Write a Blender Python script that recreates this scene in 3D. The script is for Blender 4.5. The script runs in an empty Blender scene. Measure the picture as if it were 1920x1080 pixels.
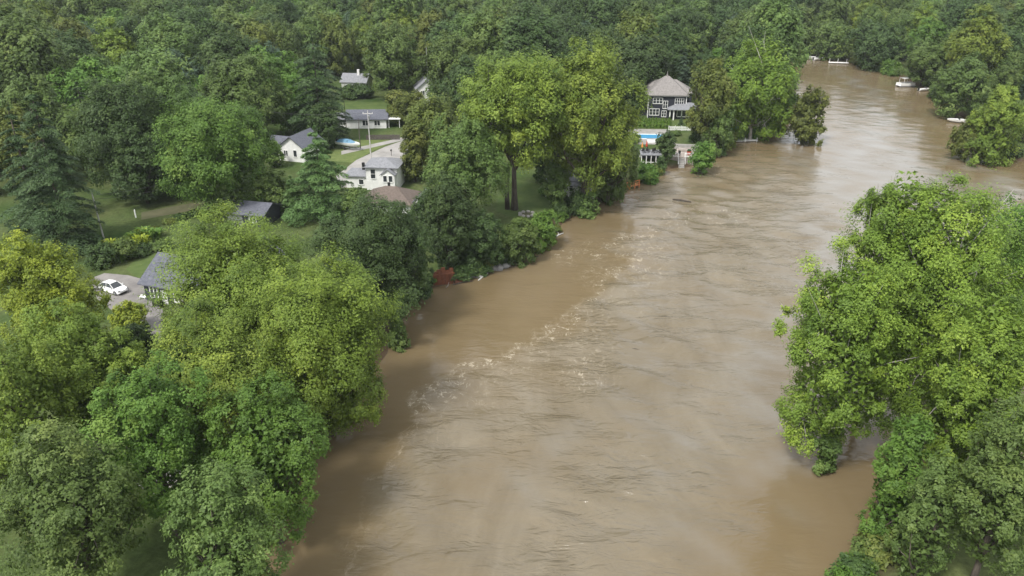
import bpy, bmesh, math, random
import numpy as np
from mathutils import Vector, Matrix

S = bpy.context.scene
COL = S.collection
R2 = math.radians
# ------------------------------------------------------------------ camera
CAM_H, FPX, PITCH = 50.0, 1500.0, R2(24.7)
SP, CP = math.sin(PITCH), math.cos(PITCH)
cd = bpy.data.cameras.new('camera')
cam = bpy.data.objects.new('camera', cd)
COL.objects.link(cam)
cam.location = (0, 0, CAM_H)
cam.rotation_euler = (math.pi / 2 - PITCH, 0, 0)
cd.sensor_width = 36.0
cd.lens = 36.0 * FPX / 1920.0
cd.clip_start, cd.clip_end = 0.5, 9000.0
S.camera = cam
# ------------------------------------------------------------------ sky, sun, exposure
SUN_EL, SUN_AZ = R2(54), R2(215)      # azimuth clockwise from +Y: behind the camera, to the left
w = bpy.data.worlds.new('World')
S.world = w
w.use_nodes = True
nt = w.node_tree
bg = nt.nodes['Background']
sky = nt.nodes.new('ShaderNodeTexSky')
sky.sky_type = 'NISHITA'
sky.sun_disc = False
sky.sun_elevation = SUN_EL
sky.sun_rotation = SUN_AZ
sky.dust_density = 4.0
sky.air_density = 1.0
hs = nt.nodes.new('ShaderNodeHueSaturation')
hs.inputs['Saturation'].default_value = 0.22
nt.links.new(sky.outputs[0], hs.inputs['Color'])
ov = nt.nodes.new('ShaderNodeMixRGB')          # even overcast veil over the clear-sky light
ov.inputs[0].default_value = 0.6
ov.inputs[2].default_value = (6.2, 6.4, 6.7, 1)
nt.links.new(hs.outputs[0], ov.inputs[1])
nt.links.new(ov.outputs[0], bg.inputs['Color'])
bg.inputs['Strength'].default_value = 0.10
sd_ = bpy.data.lights.new('sun', 'SUN')
sun = bpy.data.objects.new('sun', sd_)
COL.objects.link(sun)
sd_.energy = 1.5
sd_.angle = R2(10)
sd_.color = (1.0, 0.96, 0.9)
dsun = Vector((math.sin(SUN_AZ) * math.cos(SUN_EL), math.cos(SUN_AZ) * math.cos(SUN_EL), math.sin(SUN_EL)))
sun.rotation_euler = dsun.to_track_quat('Z', 'Y').to_euler()
sun.location = (0, 0, 120)
S.view_settings.view_transform = 'Standard'
S.view_settings.look = 'None'
S.view_settings.gamma = 1.0
S.view_settings.exposure = 1.27
S.render.engine = 'CYCLES'
S.cycles.max_bounces = 6
S.cycles.diffuse_bounces = 3
S.cycles.transmission_bounces = 3
S.cycles.transparent_max_bounces = 4
S.cycles.volume_bounces = 0

LAND = 1.5

# ------------------------------------------------------------------ survey helpers: photograph pixel -> place on the ground
def P(px, py, z=LAND):
    vx, vy = (px - 960) / FPX, (540 - py) / FPX
    d = Vector((vx, CP + vy * SP, -SP + vy * CP))
    t = (z - CAM_H) / d.z
    return Vector((d.x * t, d.y * t, z))
def depth(p):
    return p[1] * CP + (CAM_H - p[2]) * SP
def proj(p):
    c = depth(p)
    v = p[1] * SP + (p[2] - CAM_H) * CP
    return 960 + FPX * p[0] / c, 540 - FPX * v / c
def z_at(Y, py):
    vy = (540 - py) / FPX
    return CAM_H + Y / (CP + vy * SP) * (-SP + vy * CP)
# ------------------------------------------------------------------ object helpers
def link(o, parent=None):
    COL.objects.link(o)
    if parent is not None:
        o.parent = parent
    return o
def tag(o, label=None, cat=None, group=None, kind=None):
    if label: o['label'] = label
    if cat: o['category'] = cat
    if group: o['group'] = group
    if kind: o['kind'] = kind
    return o
def thing(name, label, cat, loc, rz=0.0, group=None):
    o = bpy.data.objects.new(name, None)
    o.empty_display_size = 0.5
    link(o)
    o.location = loc
    o.rotation_euler = (0, 0, rz)
    return tag(o, label, cat, group)
def copy_tree(o, parent=None):
    c = o.copy()
    link(c)
    c.parent = parent
    for ch in o.children:
        copy_tree(ch, c)
    return c
class MB:
    """collects shapes into one bmesh"""
    def __init__(s): s.bm = bmesh.new()
    def box(s, lo, hi, rz=0.0, bevel=0.0):
        lo, hi = Vector(lo), Vector(hi)
        c = (lo + hi) / 2
        m = Matrix.Translation(c) @ Matrix.Rotation(rz, 4, 'Z') @ Matrix.Diagonal((*(hi - lo), 1))
        r = bmesh.ops.create_cube(s.bm, size=1, matrix=m)
        if bevel > 0:
            es = list({e for v in r['verts'] for e in v.link_edges})
            bmesh.ops.bevel(s.bm, geom=es, offset=bevel, segments=1, affect='EDGES')
        return s
    def tube(s, pts, rad, n=6, cap=True):
        pts = [Vector(p) for p in pts]
        if not hasattr(rad, '__len__'): rad = [rad] * len(pts)
        rings = []
        for i, p in enumerate(pts):
            d = (pts[min(i + 1, len(pts) - 1)] - pts[max(i - 1, 0)])
            if d.length < 1e-6: d = Vector((0, 0, 1))
            d.normalize()
            a = d.cross(Vector((0.3, 1, 0.1)))
            if a.length < 1e-3: a = d.cross(Vector((1, 0, 0)))
            a.normalize(); b = d.cross(a)
            rings.append([s.bm.verts.new(p + (a * math.cos(2 * math.pi * k / n) + b * math.sin(2 * math.pi * k / n)) * rad[i]) for k in range(n)])
        for r0, r1 in zip(rings, rings[1:]):
            for k in range(n):
                s.bm.faces.new((r0[k], r0[(k + 1) % n], r1[(k + 1) % n], r1[k]))
        if cap:
            s.bm.faces.new(rings[0][::-1]); s.bm.faces.new(rings[-1])
        return s
    def poly(s, pts, faces):
        vs = [s.bm.verts.new(p) for p in pts]
        for f in faces: s.bm.faces.new([vs[i] for i in f])
        return s
    def loft(s, rings, cap=True):
        R = [[s.bm.verts.new(p) for p in r] for r in rings]
        n = len(R[0])
        for a, b in zip(R, R[1:]):
            for k in range(n):
                s.bm.faces.new((a[k], a[(k + 1) % n], b[(k + 1) % n], b[k]))
        if cap:
            s.bm.faces.new(R[0][::-1]); s.bm.faces.new(R[-1])
        return s
    def blob(s, c, r, sub=2, amp=0.2, seed=0):
        rr = random.Random(seed)
        g = bmesh.ops.create_icosphere(s.bm, subdivisions=sub, radius=1)
        for v in g['verts']:
            k = 1 + rr.uniform(-amp, amp)
            v.co = Vector(c) + Vector((v.co.x * r[0], v.co.y * r[1], v.co.z * r[2])) * k
        return s
    def build(s, name, mat, parent=None, smooth=False, label=None, cat=None, group=None, kind=None, loc=None):
        bmesh.ops.recalc_face_normals(s.bm, faces=s.bm.faces)
        me = bpy.data.meshes.new(name)
        s.bm.to_mesh(me); s.bm.free()
        if smooth:
            for p in me.polygons: p.use_smooth = True
        if mat is not None: me.materials.append(mat)
        o = bpy.data.objects.new(name, me)
        link(o, parent)
        if loc is not None: o.location = loc
        return tag(o, label, cat, group, kind)

# ------------------------------------------------------------------ materials
def mat_new(name):
    m = bpy.data.materials.new(name)
    m.use_nodes = True
    return m, m.node_tree.nodes, m.node_tree.links, m.node_tree.nodes['Principled BSDF']
def noisy(name, c0, c1, scale=2.0, rough=0.8, bump=0.0, spec=0.3, detail=5, metallic=0.0, stretch=None):
    m, N, L, b = mat_new(name)
    tc = N.new('ShaderNodeTexCoord')
    mp = N.new('ShaderNodeMapping')
    if stretch: mp.inputs['Scale'].default_value = stretch
    no = N.new('ShaderNodeTexNoise')
    no.inputs['Scale'].default_value = scale
    no.inputs['Detail'].default_value = detail
    no.inputs['Roughness'].default_value = 0.65
    rp = N.new('ShaderNodeValToRGB')
    rp.color_ramp.elements[0].position = 0.3
    rp.color_ramp.elements[1].position = 0.7
    rp.color_ramp.elements[0].color = (*c0, 1)
    rp.color_ramp.elements[1].color = (*c1, 1)
    L.new(tc.outputs['Object'], mp.inputs[0]); L.new(mp.outputs[0], no.inputs['Vector'])
    L.new(no.outputs['Fac'], rp.inputs[0]); L.new(rp.outputs[0], b.inputs['Base Color'])
    b.inputs['Roughness'].default_value = rough
    b.inputs['Specular IOR Level'].default_value = spec
    b.inputs['Metallic'].default_value = metallic
    if bump:
        bp = N.new('ShaderNodeBump')
        bp.inputs['Strength'].default_value = bump
        L.new(no.outputs['Fac'], bp.inputs['Height']); L.new(bp.outputs[0], b.inputs['Normal'])
    return m
M = {}
M['white'] = noisy('white_paint', (.66, .66, .64), (.82, .82, .8), 1.2, .6)
M['trim'] = noisy('white_trim', (.74, .74, .72), (.84, .84, .82), 3, .5)
M['navy'] = noisy('dark_siding', (.022, .024, .034), (.036, .038, .05), 1.5, .6, stretch=(1, 1, 9))
M['navy2'] = noisy('slate_siding', (.03, .034, .045), (.045, .05, .062), 1.5, .6, stretch=(1, 1, 9))
M['tan_roof'] = noisy('tan_shingle', (.165, .152, .145), (.27, .252, .24), 2.5, .9, .3)
M['grey_roof'] = noisy('grey_shingle', (.16, .165, .18), (.27, .275, .29), 2.5, .9, .3)
M['slate_roof'] = noisy('slate_shingle', (.075, .08, .1), (.14, .145, .17), 2.5, .9, .3)
M['brown_roof'] = noisy('brown_shingle', (.10, .08, .068), (.17, .135, .115), 2.5, .9, .3)
M['glass'] = noisy('window_glass', (.02, .025, .03), (.05, .055, .06), .8, .08, spec=.6)
M['door'] = noisy('dark_door', (.05, .02, .02), (.08, .03, .03), 2, .5)
M['concrete'] = noisy('concrete', (.22, .215, .2), (.36, .345, .32), .6, .9, .15)
M['asphalt'] = noisy('drive_asphalt', (.15, .14, .135), (.25, .235, .22), .5, .95, .15)
M['road'] = noisy('road_surface', (.24, .23, .215), (.35, .335, .315), .35, .95, .1)
M['stone'] = noisy('patio_stone', (.2, .17, .15), (.42, .38, .34), 1.1, .9, .4)
M['rock'] = noisy('river_rock', (.12, .115, .11), (.3, .29, .28), 1.6, .9, .5)
M['wood'] = noisy('deck_wood', (.26, .15, .09), (.40, .25, .16), 2, .8, .2)
M['orange_wood'] = noisy('orange_wood', (.36, .12, .04), (.52, .2, .07), 2, .7, .2)
M['rust'] = noisy('rust_brown', (.10, .035, .018), (.19, .07, .035), 1.5, .85, .3)
M['dark_wood'] = noisy('pole_wood', (.06, .05, .045), (.12, .105, .095), 3, .9)
M['pale_wood'] = noisy('pale_pole_wood', (.38, .37, .35), (.55, .54, .52), 3, .8)
M['bark'] = noisy('bark', (.045, .036, .028), (.12, .10, .082), 3, .95, .5, stretch=(1, 1, .3))
M['pale_bark'] = noisy('pale_bark', (.22, .2, .17), (.55, .53, .48), 1.6, .85, .3, stretch=(1, 1, .4))
M['metal'] = noisy('grey_metal', (.3, .31, .32), (.42, .43, .44), 3, .4, metallic=.6)
M['black'] = noisy('black_plastic', (.012, .012, .013), (.03, .03, .03), 3, .6)
M['red'] = noisy('red_cloth', (.4, .04, .02), (.5, .07, .03), 3, .8)
M['orange'] = noisy('orange_cloth', (.55, .2, .05), (.62, .27, .08), 3, .8)
M['teal'] = noisy('teal_canvas', (.03, .16, .15), (.05, .22, .2), 2, .7)
M['blue'] = noisy('blue_canvas', (.1, .22, .32), (.16, .3, .42), 2, .6)
M['poolwater'] = noisy('pool_water', (.05, .27, .5), (.08, .34, .58), .6, .05, spec=.5)
M['carpaint'] = noisy('white_car_paint', (.74, .74, .73), (.8, .8, .79), 1, .25, spec=.5)
M['tyre'] = noisy('tyre', (.015, .015, .015), (.03, .03, .03), 4, .9)
M['gel'] = noisy('gelcoat', (.7, .7, .68), (.8, .8, .78), 1, .35)
M['wire'] = noisy('wire', (.05, .05, .05), (.08, .08, .08), 1, .6)

def leaf_mat(name, dark, mid, light, trans=.28):
    m, N, L, b = mat_new('leaves_' + name)
    at = N.new('ShaderNodeAttribute'); at.attribute_name = 'tint'
    rp = N.new('ShaderNodeValToRGB')
    e = rp.color_ramp.elements
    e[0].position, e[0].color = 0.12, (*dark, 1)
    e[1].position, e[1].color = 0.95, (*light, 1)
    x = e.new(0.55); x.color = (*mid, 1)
    oi = N.new('ShaderNodeObjectInfo')
    h = N.new('ShaderNodeHueSaturation')
    mr = N.new('ShaderNodeMapRange'); mr.inputs[3].default_value = .497; mr.inputs[4].default_value = .512
    mv = N.new('ShaderNodeMapRange'); mv.inputs[3].default_value = .9; mv.inputs[4].default_value = 1.14
    L.new(oi.outputs['Random'], mr.inputs[0]); L.new(oi.outputs['Random'], mv.inputs[0])
    L.new(mr.outputs[0], h.inputs['Hue']); L.new(mv.outputs[0], h.inputs['Value'])
    L.new(at.outputs['Fac'], rp.inputs[0]); L.new(rp.outputs[0], h.inputs['Color'])
    L.new(h.outputs[0], b.inputs['Base Color'])
    b.inputs['Roughness'].default_value = .55
    b.inputs['Specular IOR Level'].default_value = .25
    tr = N.new('ShaderNodeBsdfTranslucent')
    L.new(h.outputs[0], tr.inputs['Color'])
    mx = N.new('ShaderNodeMixShader'); mx.inputs[0].default_value = trans
    L.new(b.outputs[0], mx.inputs[1]); L.new(tr.outputs[0], mx.inputs[2])
    L.new(mx.outputs[0], N['Material Output'].inputs['Surface'])
    return m
LM = {
 'yellow': leaf_mat('yellow_green', (.11, .16, .02), (.25, .31, .034), (.42, .46, .045)),
 'lime':   leaf_mat('lime_green', (.08, .125, .022), (.175, .235, .036), (.31, .36, .055)),
 'vivid':  leaf_mat('vivid_green', (.075, .13, .02), (.17, .25, .034), (.30, .38, .055)),
 'bright': leaf_mat('bright_green', (.055, .11, .02), (.11, .20, .032), (.20, .29, .055)),
 'mid':    leaf_mat('mid_green', (.058, .096, .024), (.114, .172, .042), (.195, .255, .068)),
 'dark':   leaf_mat('dark_green', (.033, .06, .018), (.064, .106, .03), (.12, .172, .05)),
 'blue':   leaf_mat('blue_green', (.04, .075, .042), (.075, .125, .07), (.125, .185, .105)),
 'olive':  leaf_mat('olive_green', (.065, .09, .02), (.135, .165, .034), (.22, .24, .055)),
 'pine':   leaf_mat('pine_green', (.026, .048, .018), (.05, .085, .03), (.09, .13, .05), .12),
 'fir':    leaf_mat('fir_green', (.045, .085, .026), (.085, .155, .044), (.14, .22, .07), .15),
}

# ------------------------------------------------------------------ river outline, terrain
PXL = [(330,1350),(440,1150),(520,990),(585,870),(630,780),(692,702),(735,648),(752,602),(770,564),(800,542),(850,533),(905,516),(960,494),(1010,477),(1040,447),(1062,412),(1110,390),(1165,364),(1205,340),(1245,319),(1290,313),(1340,293),(1372,268),(1415,258),(1445,247),(1472,226),(1488,190),(1496,150),(1494,125),(1478,113),(1440,107),(1380,104)]
PXR = [(1380,97),(1460,99),(1520,103),(1580,112),(1640,127),(1690,147),(1740,170),(1785,203),(1812,236),(1840,276),(1890,298),(1990,318),(2200,360),(2250,640),(2050,800),(1850,905),(1700,975),(1620,1060),(1570,1150),(1500,1350)]
RIV = np.array([[*P(a, b, 0)[:2]] for a, b in PXL + PXR])
NL = len(PXL)
def river_sd(x, y):
    """signed distance to the shoreline: positive on land"""
    x = np.asarray(x, float); y = np.asarray(y, float)
    d = np.full(x.shape, 1e9); ins = np.zeros(x.shape, bool)
    n = len(RIV)
    for i in range(n):
        a, b = RIV[i], RIV[(i + 1) % n]
        ab = b - a
        t = np.clip(((x - a[0]) * ab[0] + (y - a[1]) * ab[1]) / (ab @ ab), 0, 1)
        d = np.minimum(d, np.hypot(x - a[0] - t * ab[0], y - a[1] - t * ab[1]))
        cond = ((a[1] > y) != (b[1] > y))
        with np.errstate(divide='ignore', invalid='ignore'):
            xi = a[0] + (y - a[1]) * ab[0] / (ab[1] if ab[1] != 0 else 1e-9)
        ins ^= cond & (x < xi)
    return np.where(ins, -d, d)
def sstep(a, b, x):
    t = np.clip((x - a) / (b - a), 0, 1)
    return t * t * (3 - 2 * t)
_g = np.random.default_rng(5)
_k = [(_g.normal(0, 1, 2) * f, _g.uniform(0, 6.28), a) for f, a in ((.02, .5), (.05, .35), (.11, .3), (.23, .25), (.5, .15), (.5, .15), (1.0, .1), (.11, .3), (.23, .25))]
def wob(x, y):
    return sum(a * np.sin(k[0] * x + k[1] * y + p) for k, p, a in _k)
def ground_z(x, y):
    s = river_sd(x, y)
    s = s + 0.5 * wob(x, y)
    return np.where(s > 0, LAND * sstep(-.5, 6, s) + .02, np.maximum(-2.5, s * .45))
def grid_mesh(name, xs, ys, Z, mat, attrs=None, smooth=True):
    nx, ny = len(xs), len(ys)
    X, Y = np.meshgrid(xs, ys)
    co = np.stack([X, Y, Z], -1).reshape(-1, 3).astype(np.float32)
    i = np.arange((ny - 1) * (nx - 1)); r, c = i // (nx - 1), i % (nx - 1)
    a = r * nx + c
    f = np.stack([a, a + 1, a + nx + 1, a + nx], -1)
    me = raw_mesh(name, co, f)
    if attrs:
        for k, v in attrs.items():
            at = me.attributes.new(k, 'FLOAT', 'POINT'); at.data.foreach_set('value', v.reshape(-1).astype(np.float32))
    if smooth: me.polygons.foreach_set('use_smooth', np.ones(len(f), bool))
    me.materials.append(mat)
    return me
def raw_mesh(name, co, f):
    me = bpy.data.meshes.new(name)
    n, k = f.shape
    me.vertices.add(len(co)); me.vertices.foreach_set('co', co.astype(np.float32).reshape(-1))
    me.loops.add(n * k); me.loops.foreach_set('vertex_index', f.reshape(-1).astype(np.int32))
    me.polygons.add(n); me.polygons.foreach_set('loop_start', np.arange(0, n * k, k, dtype=np.int32))
    me.update(calc_edges=True)
    return me

def ground_mat():
    m, N, L, b = mat_new('ground_grass_and_soil')
    g = N.new('ShaderNodeNewGeometry')
    n1 = N.new('ShaderNodeTexNoise'); n1.inputs['Scale'].default_value = .09; n1.inputs['Detail'].default_value = 6
    n2 = N.new('ShaderNodeTexNoise'); n2.inputs['Scale'].default_value = 1.7; n2.inputs['Detail'].default_value = 6; n2.inputs['Roughness'].default_value = .7
    for n in (n1, n2): L.new(g.outputs['Position'], n.inputs['Vector'])
    r1 = N.new('ShaderNodeValToRGB'); e = r1.color_ramp.elements
    e[0].position, e[0].color = .3, (.04, .075, .018, 1)
    e[1].position, e[1].color = .7, (.10, .12, .045, 1)
    r2 = N.new('ShaderNodeValToRGB'); e = r2.color_ramp.elements
    e[0].position, e[0].color = .3, (.6, .6, .6, 1)
    e[1].position, e[1].color = .7, (1.25, 1.25, 1.25, 1)
    mu = N.new('ShaderNodeMixRGB'); mu.blend_type = 'MULTIPLY'; mu.inputs[0].default_value = 1
    L.new(n1.outputs[0], r1.inputs[0]); L.new(n2.outputs[0], r2.inputs[0])
    L.new(r1.outputs[0], mu.inputs[1]); L.new(r2.outputs[0], mu.inputs[2])
    # wet brown soil low on the bank
    sx = N.new('ShaderNodeSeparateXYZ'); L.new(g.outputs['Position'], sx.inputs[0])
    mr = N.new('ShaderNodeMapRange'); mr.inputs[1].default_value = .25; mr.inputs[2].default_value = .9
    L.new(sx.outputs['Z'], mr.inputs[0])
    mx = N.new('ShaderNodeMixRGB'); mx.inputs[1].default_value = (.085, .06, .038, 1)
    L.new(mr.outputs[0], mx.inputs[0]); L.new(mu.outputs[0], mx.inputs[2])
    L.new(mx.outputs[0], b.inputs['Base Color'])
    b.inputs['Roughness'].default_value = .95; b.inputs['Specular IOR Level'].default_value = .1
    bp = N.new('ShaderNodeBump'); bp.inputs['Strength'].default_value = .5; bp.inputs['Distance'].default_value = .2
    L.new(n2.outputs[0], bp.inputs['Height']); L.new(bp.outputs[0], b.inputs['Normal'])
    return m
xs = np.concatenate([[-4000, -1800, -800], np.arange(-480, 481, 3.2), [800, 1800, 4000]])
ys = np.concatenate([[-1500, -500, -120], np.arange(-20, 560, 3.2), [760, 1200, 2500, 6000]])
X, Y = np.meshgrid(xs, ys)
ZG = ground_z(X, Y)
terr = bpy.data.objects.new('ground', grid_mesh('ground', xs, ys, ZG, ground_mat()))
link(terr); tag(terr, 'grass and soil ground of the wooded river banks', kind='structure')

# ------------------------------------------------------------------ river
SHEAR = np.array([[*P(a, b, 0)[:2]] for a, b in [(1205,430),(1150,455),(1168,500),(1105,545),(1060,582),(1036,625),(960,648),(868,682),(838,705),(800,742),(760,800),(715,880),(650,1000),(560,1200)]])
def line_sd(pl, x, y):
    d = np.full(x.shape, 1e9); sg = np.zeros(x.shape)
    for a, b in zip(pl, pl[1:]):
        ab = b - a
        t = np.clip(((x - a[0]) * ab[0] + (y - a[1]) * ab[1]) / (ab @ ab), 0, 1)
        dd = np.hypot(x - a[0] - t * ab[0], y - a[1] - t * ab[1])
        cr = ab[0] * (y - a[1]) - ab[1] * (x - a[0])
        up = dd < d
        sg = np.where(up, np.sign(cr), sg); d = np.minimum(d, dd)
    return d * sg
def water_mat():
    m, N, L, b = mat_new('muddy_flood_water')
    g = N.new('ShaderNodeNewGeometry')
    def noise(scale, detail=5, rough=.6, sc=None, rot=0, dist=0):
        mp = N.new('ShaderNodeMapping')
        if sc: mp.inputs['Scale'].default_value = sc
        mp.inputs['Rotation'].default_value = (0, 0, rot)
        L.new(g.outputs['Position'], mp.inputs[0])
        n = N.new('ShaderNodeTexNoise')
        n.inputs['Scale'].default_value = scale; n.inputs['Detail'].default_value = detail
        n.inputs['Roughness'].default_value = rough; n.inputs['Distortion'].default_value = dist
        L.new(mp.outputs[0], n.inputs['Vector'])
        return n.outputs['Fac']
    def math_(op, a, bb):
        n = N.new('ShaderNodeMath'); n.operation = op
        for i, v in enumerate((a, bb)):
            if isinstance(v, (int, float)): n.inputs[i].default_value = v
            else: L.new(v, n.inputs[i])
        return n.outputs[0]
    def ramp(v, p0, p1, c0=(0,0,0), c1=(1,1,1)):
        r = N.new('ShaderNodeValToRGB'); e = r.color_ramp.elements
        e[0].position, e[0].color = p0, (*c0, 1)
        e[1].position, e[1].color = p1, (*c1, 1)
        L.new(v, r.inputs[0]); return r.outputs[0]
    rough = N.new('ShaderNodeAttribute'); rough.attribute_name = 'current'
    foamA = N.new('ShaderNodeAttribute'); foamA.attribute_name = 'foam'
    mud = ramp(noise(.035, 4, .6, (1, .5, 1), .3, 1.0), .3, .7, (.135, .098, .048), (.175, .132, .076))
    silt = ramp(noise(.085, 6, .66, (1, .45, 1), .25, 1.3), .32, .68, (.128, .103, .064), (.19, .162, .115))
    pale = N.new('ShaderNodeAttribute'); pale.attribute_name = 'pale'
    sheen_col = ramp(noise(.03, 4, .6, (1, .4, 1), .2, 1.0), .3, .7, (.182, .167, .138), (.226, .212, .182))  # sky sheen painted into the base colour of the calm water
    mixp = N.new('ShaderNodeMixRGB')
    L.new(pale.outputs['Fac'], mixp.inputs[0]); L.new(mud, mixp.inputs[1]); L.new(sheen_col, mixp.inputs[2]); mud = mixp.outputs[0]
    mixc = N.new('ShaderNodeMixRGB')
    L.new(rough.outputs['Fac'], mixc.inputs[0]); L.new(mud, mixc.inputs[1]); L.new(silt, mixc.inputs[2])
    def veins(scale, w, **k):
        n = math_('ABSOLUTE', math_('SUBTRACT', noise(scale, 6, .62, **k), .5), 0)
        return ramp(n, 0.0, w, (1, 1, 1), (0, 0, 0))
    v1 = veins(.34, .035, sc=(1.3, .75, 1), rot=.5, dist=1.0)
    v2 = veins(1.1, .03, sc=(1.2, .7, 1), rot=.2, dist=.8)
    pat = ramp(noise(.9, 4, .7), .48, .62)
    fl = math_('MAXIMUM', v1, math_('MULTIPLY', v2, .6))
    shr = N.new('ShaderNodeAttribute'); shr.attribute_name = 'shear'
    sl = math_('ADD', shr.outputs['Fac'], math_('MULTIPLY', math_('SUBTRACT', noise(.5, 4, .6, dist=.5), .5), 5.0))
    ln_ = ramp(math_('ABSOLUTE', sl, 0), 0.06, .42, (1, 1, 1), (0, 0, 0))
    ln_ = math_('MULTIPLY', ln_, ramp(noise(.23, 3, .6), .42, .6))
    msk = ramp(foamA.outputs['Fac'], .12, .75)
    foam = math_('MULTIPLY', math_('MULTIPLY', fl, msk), math_('ADD', math_('MULTIPLY', pat, .8), .12))
    foam = math_('MAXIMUM', foam, math_('MULTIPLY', math_('MULTIPLY', ln_, .32), foamA.outputs['Fac']))
    mixf = N.new('ShaderNodeMixRGB'); L.new(foam, mixf.inputs[0]); L.new(mixc.outputs[0], mixf.inputs[1])
    mixf.inputs[2].default_value = (.44, .385, .29, 1)
    L.new(mixf.outputs[0], b.inputs['Base Color'])
    b.inputs['IOR'].default_value = 1.38
    ro = math_('ADD', math_('MULTIPLY', foam, .5), .1)
    L.new(ro, b.inputs['Roughness'])
    # relief: ripples, stronger in the current
    h1 = noise(.3, 4, .52, (.6, 1.5, 1), -.25, .9)
    h2 = noise(.75, 3, .5, (.7, 1.35, 1), .3, .9)
    h3 = noise(2.6, 4, .6, (.6, 1.4, 1), .1, .5)
    h1 = math_('ADD', h1, math_('MULTIPLY', h3, .05))
    hh = math_('ADD', math_('MULTIPLY', h1, 1.0), math_('MULTIPLY', h2, .6))
    st = math_('ADD', math_('MULTIPLY', rough.outputs['Fac'], .95), .07)
    st = math_('MULTIPLY', st, math_('ADD', ramp(noise(.055, 3, .6, (1, .6, 1), .4, 1.2), .36, .64), .3))
    bp = N.new('ShaderNodeBump'); bp.inputs['Distance'].default_value = .5
    L.new(st, bp.inputs['Strength']); L.new(hh, bp.inputs['Height']); L.new(bp.outputs[0], b.inputs['Normal'])
    return m
wx = np.concatenate([[-1500, -300, -120], np.arange(-48, 175, .85), [220, 420, 1500]])
wy = np.concatenate([[-800, -100, 10], np.arange(34, 345, .85), [420, 700, 2500]])
X, Y = np.meshgrid(wx, wy)
sh = line_sd(SHEAR, X, Y)                       # positive = right of the shear line seen downstream
side = sh if line_sd(SHEAR, np.array([30.0]), np.array([75.0]))[0] > 0 else -sh
sdr = -river_sd(X, Y)
jit = 1.6 * np.sin(X * .5 + 1.3 * np.sin(Y * .33)) + 1.1 * np.sin(Y * .71 + 2 * np.sin(X * .41)) + .6 * np.sin(1.7 * X + 1.1 * Y)
side_j = side + jit * .7
fast = sstep(-2.5, 5, side_j) * (1 - sstep(26, 40, side_j + jit)) 
upper = np.exp(-((X - P(1330, 350, 0).x) / 24) ** 2 - ((Y - P(1330, 350, 0).y) / 34) ** 2)
cur = np.clip(np.maximum(fast, upper * 1.0) * (.5 + .35 * np.sin(X * .21 + 2 * np.sin(Y * .13)) * np.sin(Y * .17) + .35), 0, 1) * sstep(0, 4, sdr)
cur = np.maximum(cur, .12)
edge = np.exp(-((side_j - .6) / .9) ** 2) * .8 + np.exp(-((side_j - 4) / 5.0) ** 2) * .4
for (fx, fy, fr) in [(1340, 318, 4), (1215, 470, 5), (1190, 505, 4), (1130, 520, 4), (1265, 300, 4), (1120, 470, 4), (1270, 410, 4), (1095, 700, 4), (1060, 480, 3), (1400, 262, 4), (1350, 400, 6)]:
    q = P(fx, fy, 0)
    edge = np.maximum(edge, .6 * np.exp(-((X - q.x) / fr) ** 2 - ((Y - q.y) / (fr * 1.6)) ** 2))
foam = np.clip(edge * sstep(0, 2, sdr) * (.35 + .65 * sstep(P(800, 900, 0).y, P(850, 690, 0).y, Y)), 0, 1)
inr = (X > -48) & (X < 175) & (Y > 34) & (Y < 345)
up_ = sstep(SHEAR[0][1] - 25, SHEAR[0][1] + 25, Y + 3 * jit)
sheen_mask = np.where(inr, sstep(7, 30, sdr + 2.2 * jit) * (up_ + (1 - up_) * sstep(4, 34, side_j + 2 * jit)), 0) * np.clip(.75 + .12 * jit, .3, 1)  # where the painted sky sheen lightens the water, mostly mid-river and right
rngw = np.random.default_rng(11)
Z = np.zeros_like(X)
for i in range(26):
    lam = rngw.uniform(2.2, 9.0); ang = rngw.normal(1.35, .45)
    k = 2 * math.pi / lam
    ph = k * (X * math.cos(ang) + Y * math.sin(ang)) + rngw.uniform(0, 6.28) + 1.2 * np.sin(X * .11 + i) + 1.2 * np.sin(Y * .13 + 2 * i)
    Z += .0085 * lam ** .6 * np.sin(ph)
Z = Z * (cur ** 1.2 * 2.2 + .05) + .07 * np.exp(-((side_j - 1.0) / 1.2) ** 2)
Z = np.where(inr, Z, 0)
riv = bpy.data.objects.new('river', grid_mesh('river', wx, wy, Z, water_mat(), {'current': cur, 'foam': foam, 'pale': sheen_mask, 'shear': np.where(inr, np.clip(side_j, -60, 60), 60)}))
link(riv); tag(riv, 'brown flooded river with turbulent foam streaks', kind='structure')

# ------------------------------------------------------------------ flat ground sheets
def sheet(name, pix, mat, z=LAND + .03, label=None, kind='structure', parent=None):
    pts = [P(a, b, z) for a, b in pix]
    mb = MB(); mb.poly(pts, [list(range(len(pts)))])
    o = mb.build(name, mat, parent)
    if label: o['label'] = label
    o['kind'] = kind
    return o
M['lawn'] = noisy('lawn_grass', (.055, .088, .026), (.10, .135, .044), .35, .95, .3, spec=.1)
M['dirt'] = noisy('dirt_track', (.07, .078, .036), (.115, .11, .06), .4, .95, .2)
M['lawn2'] = noisy('dry_lawn', (.09, .125, .04), (.14, .17, .06), .6, .95, .3, spec=.1)
sheet('lawn', [(236,505),(262,522),(300,470),(352,440),(425,405),(440,396),(372,392),(330,415),(318,436),(270,470)], M['lawn'], label='bright mown lawn strip behind the navy house')
sheet('lawn', [(632,192),(745,192),(750,212),(632,212)], M['lawn'], label='bright green lawn behind the white ranch house')
sheet('lawn', [(600,300),(660,305),(705,280),(745,262),(640,262)], M['lawn2'], label='roadside grass under the parked boat')
sheet('lawn', [(940,330),(1010,345),(1035,372),(1040,400),(985,420),(930,395)], M['lawn'], label='riverside lawn between the big bank trees')
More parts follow.
